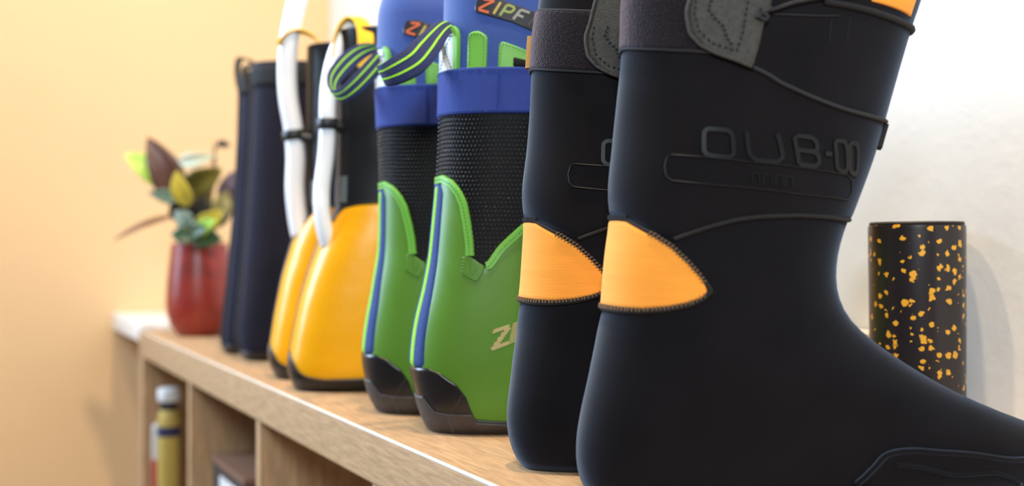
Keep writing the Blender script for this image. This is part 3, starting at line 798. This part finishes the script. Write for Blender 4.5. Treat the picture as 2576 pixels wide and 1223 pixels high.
def neoprene_boot(key, label):
    b = Boot(key)
    e = empty('neoprene_boot', b.loc, -b.phi)
    tag(e, label, 'boot', 'black neoprene boots with orange heel panels')
    boot_body(b, 'boot_body', 'neoprene_foot', e, 'lining', 'neoprene_fuzzy')
    seam = mirror_fn(T_['seam'] + [(0, .1516), (180, .150)])
    ts = np.linspace(-180, 180, 120, endpoint=False)
    shaft = patch_cols(b, 'shaft_panel', ts, seam(ts), b.top - .006, .0011, 'neoprene', e, 30, True)
    # orange heel panel wrapping the back of the ankle
    top = mirror_fn(T_['or_top'] + [(0, .1490), (73.6, .1122)]); bot = mirror_fn(T_['or_bot'] + [(0, .1026), (73.6, .1121)])
    tc = np.concatenate([np.linspace(-73.5, -60, 10), np.linspace(-57, 57, 40), np.linspace(60, 73.5, 10)])
    heel = patch_cols(b, 'heel_panel', tc, bot(tc), top(tc), .0017, 'orange_fabric', e, 14)
    heel['label'] = 'orange fabric heel panel'
    lo = [(t, float(bot(t)) - .0012) for t in np.linspace(-72, 72, 31)]
    up = [(t, float(top(t)) + .0010) for t in np.linspace(-72, 72, 31)]
    tip = [(72, float(bot(72)) - .0012), (74.6, .1110), (75.0, .1121), (74.6, .1132), (72, float(top(72)) + .001)]
    surf_tube(b, 'heel_piping', lo, .0017, 'seam_black', e, 0.0004, 80)
    surf_tube(b, 'heel_piping', up, .0013, 'seam_black', e, 0.0004, 80)
    surf_tube(b, 'heel_piping', tip, .0016, 'seam_black', e, 0.0004, 24)
    stitches(b, 'heel_stitching', [(t, z + .0010) for t, z in lo], .0021, .0030, .0008, .0026, 'stitch_brown', e, across=True, slant=.25)
    stitches(b, 'heel_stitching', [(t, float(top(t)) + .0006) for t in np.linspace(38, 72, 15)], .0022, .0036, .0008, .0026, 'stitch_brown', e, across=True, slant=.25)
    stitches(b, 'heel_stitching', [(t, float(top(t)) + .0006) for t in np.linspace(-72, -38, 15)], .0022, .0036, .0008, .0026, 'stitch_brown', e, across=True, slant=.25)
    stitches(b, 'heel_stitching', [(t, .1508) for t in np.linspace(-20, 20, 9)], .0016, .003, .0007, .0022, 'cord', e, across=True)
    # seam between shaft and foot
    for s in (1, -1):
        surf_tube(b, 'seam', [(s * t, float(seam(t))) for t in np.linspace(54, 178, 40)], .0013, 'seam_black', e, .0004, 70)
    # strap round the top, leather tab, cords
    sb = mirror_fn(T_['strap_bot'] + [(0, .2420), (80, .2340), (180, .232)])
    sc = np.linspace(-165, 60, 90)
    strap = patch_cols(b, 'ankle_strap', sc, sb(sc), sb(sc) + .0355, .0026, 'neoprene_fuzzy', e, 12)
    for off in (0.0, .0355):
        surf_tube(b, 'strap_edge', [(t, float(sb(t)) + off) for t in np.linspace(-165, 60, 40)], .0010, 'cord', strap, .0016, 90, 6)
    tl, tr = T_['tabL'], T_['tabR']
    zz = np.linspace(.2284, .2900, 34)
    l = np.interp(zz, [z for t, z in tl][::-1] + [.29], [t for t, z in tl][::-1] + [50])
    r = np.interp(zz, [z for t, z in tr][::-1] + [.29], [t for t, z in tr][::-1] + [80])
    tab = patch_rows(b, 'leather_tab', zz, l, r, .0046, 'leather', e, 16)
    tab['label'] = 'grey leather strap tab with dark stitching'
    surf_tube(b, 'tab_edge', list(zip(l, zz)), .0011, 'leather', tab, .0038, 60, 6, False)
    V = T_['stitchV']
    stitches(b, 'tab_stitching', V, .0032, .0021, .0012, .0054, 'stitch_black', tab, smooth=False)
    stitches(b, 'tab_stitching', T_['stitchZ'], .0026, .0022, .0014, .0054, 'stitch_black', tab, smooth=False, slant=.8)
    c = T_['cord']
    surf_tube(b, 'cord', c + [(165, .2046), (180, .2046)], .0012, 'cord', e, .0018, 80)
    surf_tube(b, 'cord', T_['cord_up'] + [(104, .268), (118, .273)], .0011, 'cord', e, .0030, 50)
    surf_tube(b, 'cord', T_['thin'], .0004, 'cord', e, .0016, 30, 6)
    knot = [(75.5, .2535), (77.5, .2560), (79.5, .2545), (78.5, .2525), (76.5, .2550), (79.0, .2575), (80.5, .2592)]
    surf_tube(b, 'cord_knot', knot, .0010, 'cord', e, .0056, 50, 6)
    surf_tube(b, 'cord_knot', [(77.3, .2555), (76.8, .2590)], .0009, 'cord', e, .0058, 12, 6)
    for k in ('st1', 'st2'):
        surf_tube(b, 'shin_stitching', T_[k], .0003, 'seam_black', e, .0012, 20, 6)
    surf_tube(b, 'collar_piping', [(97, .2642), (109, .2624), (125, .2596), (140, .2575), (160, .2562), (180, .256)], .0019, 'seam_black', e, .0016, 60)
    patch_cols(b, 'pull_tab', np.linspace(117, 150, 12), np.interp(np.linspace(117, 150, 12), [117, 150], [.2660, .2612]), .285, .0022, 'orange_fabric', e, 8)
    surf_ribbon(b, 'front_tab', [(166, .203), (166, .190)], .010, .0035, 'seam_black', e, 10)
    # moulded logo on the outer side
    q = T_['logo']; fr = quad_frame(q[0], q[1], q[2], q[3])
    for ch, u0, u1 in (('O', .02, .19), ('U', .27, .42), ('B', .50, .63), ('-', .68, .73), ('O', .765, .865), ('O', .895, .985)):
        strokes(b, 'logo_letter', glyph_lines(ch, u0, u1, fr), .0030, .0019, 'rubber_logo', e)
    surf_tube(b, 'logo_frame', T_['box'][:-1], .0004, 'rubber_logo', e, .0015, 120, 6, False, True)
    q = T_['small']; f2 = quad_frame(*q)
    marks = []
    for u0, u1 in ((0, .18), (.26, .44), (.52, .70), (.78, .98)):
        marks += [[f2(u0, 0), f2(u0, 1), f2(u1, 1)], [f2(u1, 0), f2(u1, .9)]]
    strokes(b, 'logo_small_mark', marks, .0008, .0017, 'rubber_logo', e)
    # moulded toe cap and sole line
    tz = mirror_fn([(89.5, .009), (91.2, .017), (94.5, .0256), (99, .0262), (113, .0225), (126, .018), (140, .018), (180, .022)])
    tt = np.concatenate([np.linspace(90, 99, 8), np.linspace(102, 258, 60), np.linspace(261, 270, 8)])
    tw = np.where(tt > 180, 360 - tt, tt)
    cap = patch_cols(b, 'toe_cap', tt, .001, tz(tw), .0022, 'neoprene_foot', e, 10)
    surf_tube(b, 'toe_cap_edge', [(t, float(tz(t))) for t in (89.6, 91, 94, 99, 106, 113, 126, 140, 160, 180)], .0016, 'neoprene_foot', cap, .0014, 60, 6)
    surf_tube(b, 'toe_cap_edge', T_['toe2'], .0012, 'neoprene_foot', cap, .0022, 40, 6)
    if key == 'B':
        surf_ribbon(b, 'back_tab', [(-11, .2435), (-11, .263)], .010, .0048, 'tan_leather', e, 14)['label'] = 'tan leather tab at the back of the strap'
    return settle(e)


neoprene_boot('A', 'nearest black neoprene boot with orange heel, grey leather tab and moulded side logo')
neoprene_boot('B', 'black neoprene boot with orange heel standing between the nearest boot and the green boots')


# ------------------------------------------------------------------ green rubber boots with blue cuffs
def green_boot(key, label, loop_key):
    b = Boot(key)
    e = empty('green_boot', b.loc, -b.phi)
    tag(e, label, 'boot', 'green rubber boots with blue cuffs')
    boot_body(b, 'neoprene_upper', 'blue_neoprene', e, 'lining', 'blue_neoprene')
    ts = np.linspace(-180, 180, 144, endpoint=False)
    gtop = mirror_fn([(0, .1800)] + [p for p in T_['g_top'] if p[0] > 10] + [(92, .156), (104, .166), (116, .171), (130, .165), (150, .150), (180, .146)])
    # black woven mesh panel: dark base plus raised glossy threads
    mp = patch_cols(b, 'mesh_panel', ts, .104, .2275, .0009, 'mesh_black', e, 12, True)
    vs, fs = [], []
    row = 0
    dome = [(.9, -.0004), (.75, .0008), (.4, .0013)]
    for z in np.arange(.118, .2255, .0031):
        row += 1
        Pz = b.P(np.linspace(-180, 180, 721), z)
        arc = np.concatenate([[0], np.cumsum(np.linalg.norm(np.diff(Pz, axis=0), axis=1))])
        tt = np.interp(np.arange((row % 2) * .00145, arc[-1], .0029), arc, np.linspace(-180, 180, 721))
        tt = tt[gtop(tt) + .002 < z]
        if not len(tt):
            continue
        C = b.S(tt, np.full(len(tt), z), np.full(len(tt), .0009)); Nn = b.N(tt, np.full(len(tt), z))
        U = unit(np.cross((0, 0, 1.0), Nn)); Wv = np.cross(Nn, U)
        for k in range(len(tt)):
            l = U[k] * .42 + Wv[k] * .9; l = l / np.linalg.norm(l); s = np.cross(Nn[k], l); o = len(vs)
            for f, h in dome:
                for a in range(6):
                    an = a * math.pi / 3
                    vs.append(C[k] + l * math.cos(an) * .00125 * f + s * math.sin(an) * .00075 * f + Nn[k] * h)
            for i in range(2):
                fs += [(o + i * 6 + j, o + i * 6 + (j + 1) % 6, o + (i + 1) * 6 + (j + 1) % 6, o + (i + 1) * 6 + j) for j in range(6)]
            fs.append(tuple(o + 12 + j for j in range(6)))
    me = bpy.data.meshes.new('mesh_threads'); me.from_pydata([tuple(v) for v in vs], [], fs)
    me.polygons.foreach_set('use_smooth', [True] * len(me.polygons)); me.materials.append(MATS['mesh_thread'])
    mt = bpy.data.objects.new('mesh_threads', me); COL.objects.link(mt); mt.parent = mp; mt['kind'] = 'stuff'
    # green rubber shell with piped edge
    fine = np.unique(np.concatenate([ts, np.arange(-64, -36, 1.0), np.arange(36, 64, 1.0)]))
    shell = patch_cols(b, 'rubber_shell', fine, .003, gtop(fine), .0019, 'green_rubber', e, 24, True)
    lobe = [(t, float(gtop(t)) - .0018) for t in (0, 8, 14, 20, 26, 30, 34, 37, 40, 42, 44.5, 46.5)] + [(47.8, .1345), (48.5, .129), (49.0, .124)]
    rise = [(60.5, .1168)] + [(t, float(gtop(t)) - .0012) for t in (62, 64.5, 69.5, 76.4, 82.6, 92, 104, 116, 130, 150, 180)]
    for s in (1, -1):
        for ln in (lobe, rise):
            surf_ribbon(b, 'edge_trim', [(s * t, z) for t, z in ln], .0062, .0032, 'green_trim', shell, 60)
            stitches(b, 'trim_stitching', [(s * t, z) for t, z in ln], .0026, .0018, .0005, .0037, 'green_dark', shell)
    v = T_['g_v']
    for s in (1, -1):
        # stitched gusset below the notch
        tg = np.linspace(42.8, 60, 12)
        zlo = np.interp(tg, [42.8, 54.6, 60], [.1116, .1053, .1150]); zhi = np.interp(tg, [42.8, 49.4, 55, 60], [.1236, .1236, .1196, .1165])
        patch_cols(b, 'gusset', s * tg, zlo, zhi, .0025, 'green_dark' if False else 'green_rubber', shell, 7)
        stitches(b, 'gusset_stitching', [(s * 43.6, .1225), (s * 44, .1120), (s * 54.4, .1062), (s * 59.3, .1150)], .0022, .0015, .0005, .0029, 'green_dark', shell, smooth=False)
        stitches(b, 'gusset_stitching', [(s * 49.5, .122), (s * 50.5, .112), (s * 52, .111), (s * 55, .117)], .0022, .0015, .0005, .0029, 'green_dark', shell, smooth=False)
    # centre back stripe
    zs = np.concatenate([np.linspace(.044, .168, 40), [.172, .1755, .178]])
    hw = np.concatenate([np.interp(zs[:40], [.044, .08, .168], [19.5, 20.5, 17]), [14.5, 11, 6]])
    stripe = patch_rows(b, 'back_stripe', zs, -hw, hw, .0030, 'blue_webbing', e, 12)
    patch_rows(b, 'stripe_line', zs[:-1], np.full(len(zs) - 1, 1.5), np.full(len(zs) - 1, 8.5), .0038, 'lime_webbing', stripe, 5)
    # rubber heel cup, worn sole
    hz = mirror_fn([(0, .0452)] + [p for p in T_['g_heel']] + [(90, .0085), (140, .010), (165, .016), (180, .018)])
    heel = patch_cols(b, 'heel_cup', np.unique(np.concatenate([ts, np.arange(-46, -36, .7), np.arange(36, 46, .7)])), .001, hz(np.unique(np.concatenate([ts, np.arange(-46, -36, .7), np.arange(36, 46, .7)]))), .0030, 'rubber_black', e, 12, True)
    heel['label'] = 'black rubber heel cup and foxing'
    fz = mirror_fn([(0, .0242), (11.9, .0246), (15, .0215), (17.8, .0178), (20.4, .0148), (29.6, .0136), (43.5, .0134), (44.6, .0082), (60, .0072), (180, .0075)])
    patch_cols(b, 'sole', np.unique(np.concatenate([ts, np.arange(10, 46, .8), np.arange(-46, -10, .8)])), .0004, fz(np.unique(np.concatenate([ts, np.arange(10, 46, .8), np.arange(-46, -10, .8)]))), .0042, 'rubber_worn', e, 8, True)
    strokes(b, 'heel_crack', [[(33, .0142), (36, .019), (38.5, .0225), (41, .027)]], .0006, .0036, 'rubber_worn', heel)
    # printed word on the side of the foot
    fr = quad_frame((62.0, .0720), (58.9, .0585), (77.5, .0795), (74.4, .0672))
    bars = []
    for k in range(11):
        v_ = k / 10
        a, c = (0.0, .50) if v_ > .8 else (0.0, .50) if v_ < .2 else (.50 * v_ - .06, .50 * v_ + .14)
        j = .03 * (k % 2)
        bars.append([fr(a - j, v_), fr((a + c) / 2, v_), fr(c, v_)])
    strokes(b, 'print_letter', bars, .00105, .0023, 'cream_print', shell, n=8)
    bars = [[fr(.60 - .1 * (1 - k / 10), k / 10), fr(.80, k / 10), fr(.95, k / 10)] for k in range(11)]
    strokes(b, 'print_letter', bars, .0007, .0022, 'cream_print', shell, n=8)
    # blue elastic cuff
    zt, zb = .2572, .2243
    cuff = patch_cols(b, 'elastic_cuff', ts, zb, zt, .0034, 'blue_elastic', e, 12, True)
    for z in (zt - .0022, zb + .0022):
        stitches(b, 'cuff_stitching', [(t, z) for t in np.linspace(-175, 175, 60)], .0022, .0014, .0005, .0039, 'blue_neoprene', cuff)
    stitches(b, 'cuff_stitching', [(62, .2252), (62, .2562)], .0016, .003, .0005, .0039, 'blue_neoprene', cuff, across=True, slant=.6)
    # green tabs above the cuff, white reflective tab at the back
    for s in (1, -1):
        tt = np.concatenate([[38.2, 38.6, 39.5], np.linspace(41, 49, 6), [51.2, 52.2, 52.8]])
        zh = np.interp(tt, [38.2, 39.5, 41.5, 46, 50, 52, 52.8], [.2775, .2808, .2822, .2824, .2806, .2788, .2765])
        tb = patch_cols(b, 'green_tab', s * tt, .255, zh, .0030, 'green_trim', e, 8)
        stitches(b, 'tab_stitching', [(s * 39.8, .2575), (s * 39.8, .2785), (s * 42, .2803), (s * 48, .2798), (s * 51, .2772), (s * 51, .2575)], .0024, .0017, .0005, .0035, 'green_dark', tb, smooth=False)
        tt = np.concatenate([[60.7, 61.2, 62.2], np.linspace(63.5, 84, 12), [95, 108]])
        zh = np.interp(tt, [60.7, 61.2, 62.2, 63.6, 72.1, 81.2, 108], [.266, .2715, .2738, .2744, .2710, .2664, .256])
        tb = patch_cols(b, 'green_tab', s * tt, .255, zh, .0030, 'green_trim', e, 8)
        stitches(b, 'tab_stitching', [(s * 62.2, .2575), (s * 62.6, .2715), (s * 64, .2728), (s * 72, .2696), (s * 82, .2648)], .0024, .0017, .0005, .0035, 'green_dark', tb, smooth=False)
        tt = np.linspace(68.6, 88, 10)
        patch_cols(b, 'tab_window', s * tt, .2555, np.interp(tt, [68.6, 69, 88], [.2635, .2652, .2592]), .0034, 'mesh_black', tb, 6)
    tt = np.linspace(-24, 24, 16)
    wt = patch_cols(b, 'reflective_tab', tt, .255, np.interp(abs(tt), [0, 18, 24], [.2868, .2862, .2835]), .0026, 'reflective', e, 10)
    for s in (1, -1):
        surf_ribbon(b, 'tab_border', [(s * 26.5, .256), (s * 26.5, .276), (s * 25, .2835), (s * 21, .2862)], .0042, .0032, 'green_trim', wt, 26)
        stitches(b, 'tab_stitching', [(s * 3, .258), (s * 22, .284)], .0028, .0026, .0005, .0030, 'navy_webbing', wt)
        stitches(b, 'tab_stitching', [(s * 3, .284), (s * 22, .258)], .0028, .0026, .0005, .0030, 'navy_webbing', wt)
    stitches(b, 'tab_stitching', [(2, .2815), (23, .2805)], .0016, .0014, .0006, .0032, 'stitch_black', wt)
    # webbing pull loop
    rows = b.local(POINTS[loop_key])
    lp = strap_loop('pull_loop', rows, .0017, 'navy_webbing', e)
    lp['label'] = 'navy webbing pull loop with two lime lines'
    for a in (-.42, .36):
        strap_loop('loop_line', rows, .0026, 'lime_webbing', lp, (a - .1, a + .1))
    # black word label
    hi = lambda t: np.interp(t, [42, 46, 56, 84, 100], [.2995, .3068, .3066, .2948, .288])
    lo = lambda t: np.interp(t, [42, 43, 69, 82, 100], [.2985, .2962, .2880, .2815, .272])
    for s in (1, -1):
        tt = np.linspace(42, 98, 30)
        lab = patch_cols(b, 'word_label', s * tt, lo(tt), hi(tt), .0010, 'label_black', e, 8)
        def fr(u, v_, s=s):
            t = 46.5 + (u if s > 0 else 1 - u) * 42
            a, c = float(lo(t)) + .0022, float(hi(t)) - .0022
            return (s * t, a + (c - a) * v_)
        for ch, u0, u1, m_ in (('Z', .02, .22, 'orange'), ('I', .26, .34, 'amber'), ('P', .40, .52, 'olive'), ('F', .60, .72, 'grey'), ('I', .79, .83, 'dark'), ('I', .92, .97, 'red')):
            strokes(b, 'label_letter', glyph_lines(ch, u0, u1, fr, .11), .0021, .0015, 'label_' + m_, lab, n=10)
    return settle(e)


green_boot('G1', 'nearer green rubber boot with blue cuff, colourful word label and lettering on its side', 'loop_g1')
green_boot('G2', 'farther green rubber boot with blue cuff, beside the yellow boots', 'loop_g2')


# ------------------------------------------------------------------ yellow and black boots with clear hoses
def yellow_boot(key, label, tube, clip, loop_key, r):
    b = Boot(key)
    e = empty('yellow_boot', b.loc, -b.phi)
    tag(e, label, 'boot', 'yellow and black boots with clear hoses')
    boot_body(b, 'rubber_shaft', 'rubber_shaft', e, 'lining', 'rubber_shaft')
    ts = np.linspace(-180, 180, 120, endpoint=False)
    yt = mirror_fn([(0, .150)] + T_['y_top'] + [(90, .168), (130, .15), (180, .14)])
    patch_cols(b, 'foot_shell', ts, .004, yt(ts), .0020, 'yellow_rubber', e, 26, True)
    surf_tube(b, 'shell_edge', [(t, float(yt(t))) for t in np.linspace(-180, 180, 90)], .0012, 'rubber_shaft', e, .0014, 120, 6)
    sz = mirror_fn([(0, .034)] + [(t, z + .0026) for t, z in T_['y_sole'][1:]] + [(100, .0125), (150, .015), (180, .02)])
    patch_cols(b, 'sole', ts, .0004, sz(ts), .0036, 'rubber_black', e, 10, True)
    surf_tube(b, 'back_piping', [(-9, .030), (-9, .06), (-9, .1), (-9, .148)], .0020, 'rubber_black', e, .0016, 40)
    P = b.local(np.array(POINTS[tube]))
    hose = sweep('hose', resample(P, 60), r, 'clear_hose', e, 20)
    hose['label'] = 'clear shiny plastic hose up the back'
    c = b.local(np.array(POINTS[clip]))[0]
    i = int(np.argmin(np.linalg.norm(resample(P, 200) - c, axis=1))); q = resample(P, 200)
    d = unit(q[min(i + 2, 199)] - q[i - 2]); cl = [q[i] - d * .004, q[i] + d * .004]
    k = sweep('hose_clip', [cl[0] - d * .001, cl[0], cl[1], cl[1] + d * .001], r + .0022, 'hose_clip', e, 20, taper=[.9, 1, 1, .9])
    tgt = b.P(12, c[2] - .002)
    sweep('clip_arm', resample([q[i], (q[i] + tgt) / 2 + (.002, 0, -.001), tgt + (0, .006, -.002)], 10), .0052, 'hose_clip', e, 10)
    lp = strap_loop('pull_loop', b.local(POINTS[loop_key]), .0018, 'yellow_webbing', e, n=50)
    lp['label'] = 'yellow webbing pull loop'
    for s in (1, -1):
        surf_ribbon(b, 'shaft_plate', [(s * 24, .170), (s * 24, .194)], .009, .002, 'grey_plate', e, 12)
    return settle(e)


yellow_boot('Y1', 'nearer yellow and black rubber boot, beside the green boots, with broad yellow pull loop', 'tube_y1', 'clip_y1', 'loop_y1', .0078)
yellow_boot('Y2', 'farther yellow and black rubber boot, next to the plain dark boots', 'tube_y2', 'clip_y2', 'loop_y2', .0098)


# ------------------------------------------------------------------ plain dark boots
def dark_boot(key, label, loop_key):
    b = Boot(key)
    e = empty('dark_boot', b.loc, -b.phi)
    tag(e, label, 'boot', 'plain dark boots')
    boot_body(b, 'boot_body', 'dark_boot', e, 'lining', 'neoprene_fuzzy')
    ts = np.linspace(-180, 180, 96, endpoint=False)
    patch_cols(b, 'sole', ts, .0006, .010, .0024, 'rubber_black', e, 8, True)
    surf_ribbon(b, 'back_seam', [(10, .012), (10, .1), (10, .2), (10, .325)], .006, .0016, 'seam_black', e, 60)
    patch_cols(b, 'collar', ts, b.top - .026, b.top - .002, .0016, 'seam_black', e, 6, True)
    strap_loop('pull_loop', b.local(POINTS[loop_key]), .0018, 'dark_webbing', e, n=50)
    return settle(e)


dark_boot('K1', 'plain dark boot beside the yellow boots, nearer of its pair', 'loop_k1')
dark_boot('K2', 'plain dark boot beside the red flower pot, with raised pull loop', 'loop_k2')

# ------------------------------------------------------------------ potted plant
PX, PY = -1.81, .356
plant = empty('potted_plant', (PX, PY, TOP))
tag(plant, 'leafy plant in a rounded red glazed pot at the far end of the shelf', 'plant')
pot = lathe('pot', [(.001, .0), (.027, .0), (.031, .002), (.040, .014), (.0455, .030), (.047, .045), (.0465, .06), (.0445, .085), (.0415, .110), (.0395, .128),
              (.0392, .131), (.0375, .132), (.0362, .129), (.0365, .115), (.030, .112), (.001, .113)], 'red_glaze', plant, 56)
lathe('soil', [(.0366, .112), (.0366, .1165), (.020, .119), (.001, .120)], 'soil', plant, 32)


def leaf_mesh(name, base, tip, hw, material, parent, k):
    base, tip = np.array(base, float), np.array(tip, float)
    d = tip - base; L = np.linalg.norm(d); d = d / L
    toc = unit(np.array([1.0, -.25 + .25 * math.sin(k * 2.1), .2 * math.cos(k)]))
    s = unit(np.cross(d, toc)); nn = unit(np.cross(s, d)); n, m = 13, 7; top, bot = [], []
    for i in range(n):
        u = i / (n - 1)
        w = hw * math.sin(math.pi * min(1, u ** .8)) ** .75 if 0 < u < 1 else .0004
        c = base + d * L * u + nn * (math.sin(u * math.pi) * L * .10) + s * math.sin(u * 3 + k) * L * .03
        for j in range(m):
            q = (j / (m - 1)) * 2 - 1
            p = c + s * w * q + nn * (abs(q) * w * .28)
            top.append(p + nn * .0004); bot.append(p - nn * .0004)
    f = grid_faces(n, m); o = n * m
    fs = f + [tuple(o + i for i in reversed(q)) for q in f]
    rim = [j for j in range(m)] + [i * m + m - 1 for i in range(1, n)] + [(n - 1) * m + j for j in range(m - 2, -1, -1)] + [i * m for i in range(n - 2, 0, -1)]
    fs += [(rim[i], rim[(i + 1) % len(rim)], o + rim[(i + 1) % len(rim)], o + rim[i]) for i in range(len(rim))]
    return new_obj(name, top + bot, fs, material, parent)


off = np.array([PX, PY, 0])
for k, (a, t, hw, key) in enumerate(POINTS['leaves']):
    a = np.array(a) - off; t = np.array(t) - off
    an = k * 2.4; root = np.array([.018 * math.cos(an), .018 * math.sin(an), .117])
    mid = (root + a) / 2 + np.array([0, 0, .012])
    sweep('stem', resample([root, mid, a, a + (t - a) * .12], 14), .0013, 'stem_green', plant, 6)
    leaf_mesh('leaf', a, t, hw, 'leaf_' + key, plant, k)

# ------------------------------------------------------------------ speckled cylinder and small box by the wall
CXW, CYW = -.686, .642
cyl = empty('speckled_canister', (CXW, CYW, TOP))
tag(cyl, 'black cylindrical canister flecked with gold standing against the white wall', 'canister')
lathe('canister_body', [(.0305, 0), (.0322, .0012), (.0326, .004), (.0336, .146), (.0334, .1485), (.0325, .149)], 'gold_speckle', cyl, 64)
lathe('canister_rim', [(.0300, .1488), (.0322, .1488), (.0328, .1500), (.0320, .1512), (.0300, .1512), (.0296, .150)], 'label_black', cyl, 64)
cyl.rotation_euler = (0, math.radians(-.6), 0)

pb = empty('small_box', (-.745, .662, TOP))
tag(pb, 'small pale pink box with a white lid, mostly hidden behind the canister', 'box')
box('box_body', -.048, .02, -.016, .016, 0, .060, 'box_pink', pb, .0012)
box('box_gap', -.0472, .0192, -.0152, .0152, .060, .0615, 'binder_dark', pb)
box('box_lid', -.0485, .0205, -.0165, .0165, .0615, .067, 'lid_white', pb, .0015)


# ------------------------------------------------------------------ things inside the shelf compartments
def bottle(name, x, y, label, body, cap, parts):
    e = empty(name, (x, y, MID + .0006)); tag(e, label, 'bottle')
    for pn, prof, m in parts:
        lathe(pn, prof, m, e, 32)
    return e


bottle('bottle', -1.808, .3125, 'yellow bottle with white cap and navy band in the first compartment', None, None, [
    ('bottle_body', [(.014, 0), (.0155, .002), (.0155, .256), (.015, .262), (.0135, .268), (.0125, .273)], 'bottle_yellow'),
    ('bottle_label', [(.0157, .236), (.0159, .2362), (.0159, .2498), (.0157, .250)], 'bottle_navy'),
    ('bottle_neck', [(.0122, .271), (.0122, .286)], 'binder_dark'),
    ('bottle_cap', [(.0145, .285), (.0155, .287), (.0155, .300), (.014, .303), (.010, .304)], 'bottle_white')])
bottle('spray_can', -1.858, .3085, 'slim can, grey above and red below, standing close to the shelf side', None, None, [
    ('can_body', [(.0105, 0), (.0115, .002), (.0115, .196)], 'bottle_red'),
    ('can_top', [(.0115, .196), (.0115, .238), (.0105, .244), (.008, .247)], 'bottle_grey')])
bd = empty('document_box', (-1.45, .33, MID + .0005))
tag(bd, 'dark box with a brown lid in the second compartment', 'box')
box('box_body', -.085, .085, -.012, .20, 0, .2435, 'binder_dark', bd, .002)
box('box_lid', -.087, .087, -.014, .202, .244, .252, 'binder_brown', bd, .002)
box('paper', -.04, .05, -.0136, -.0122, .205, .234, 'bottle_white', bd)
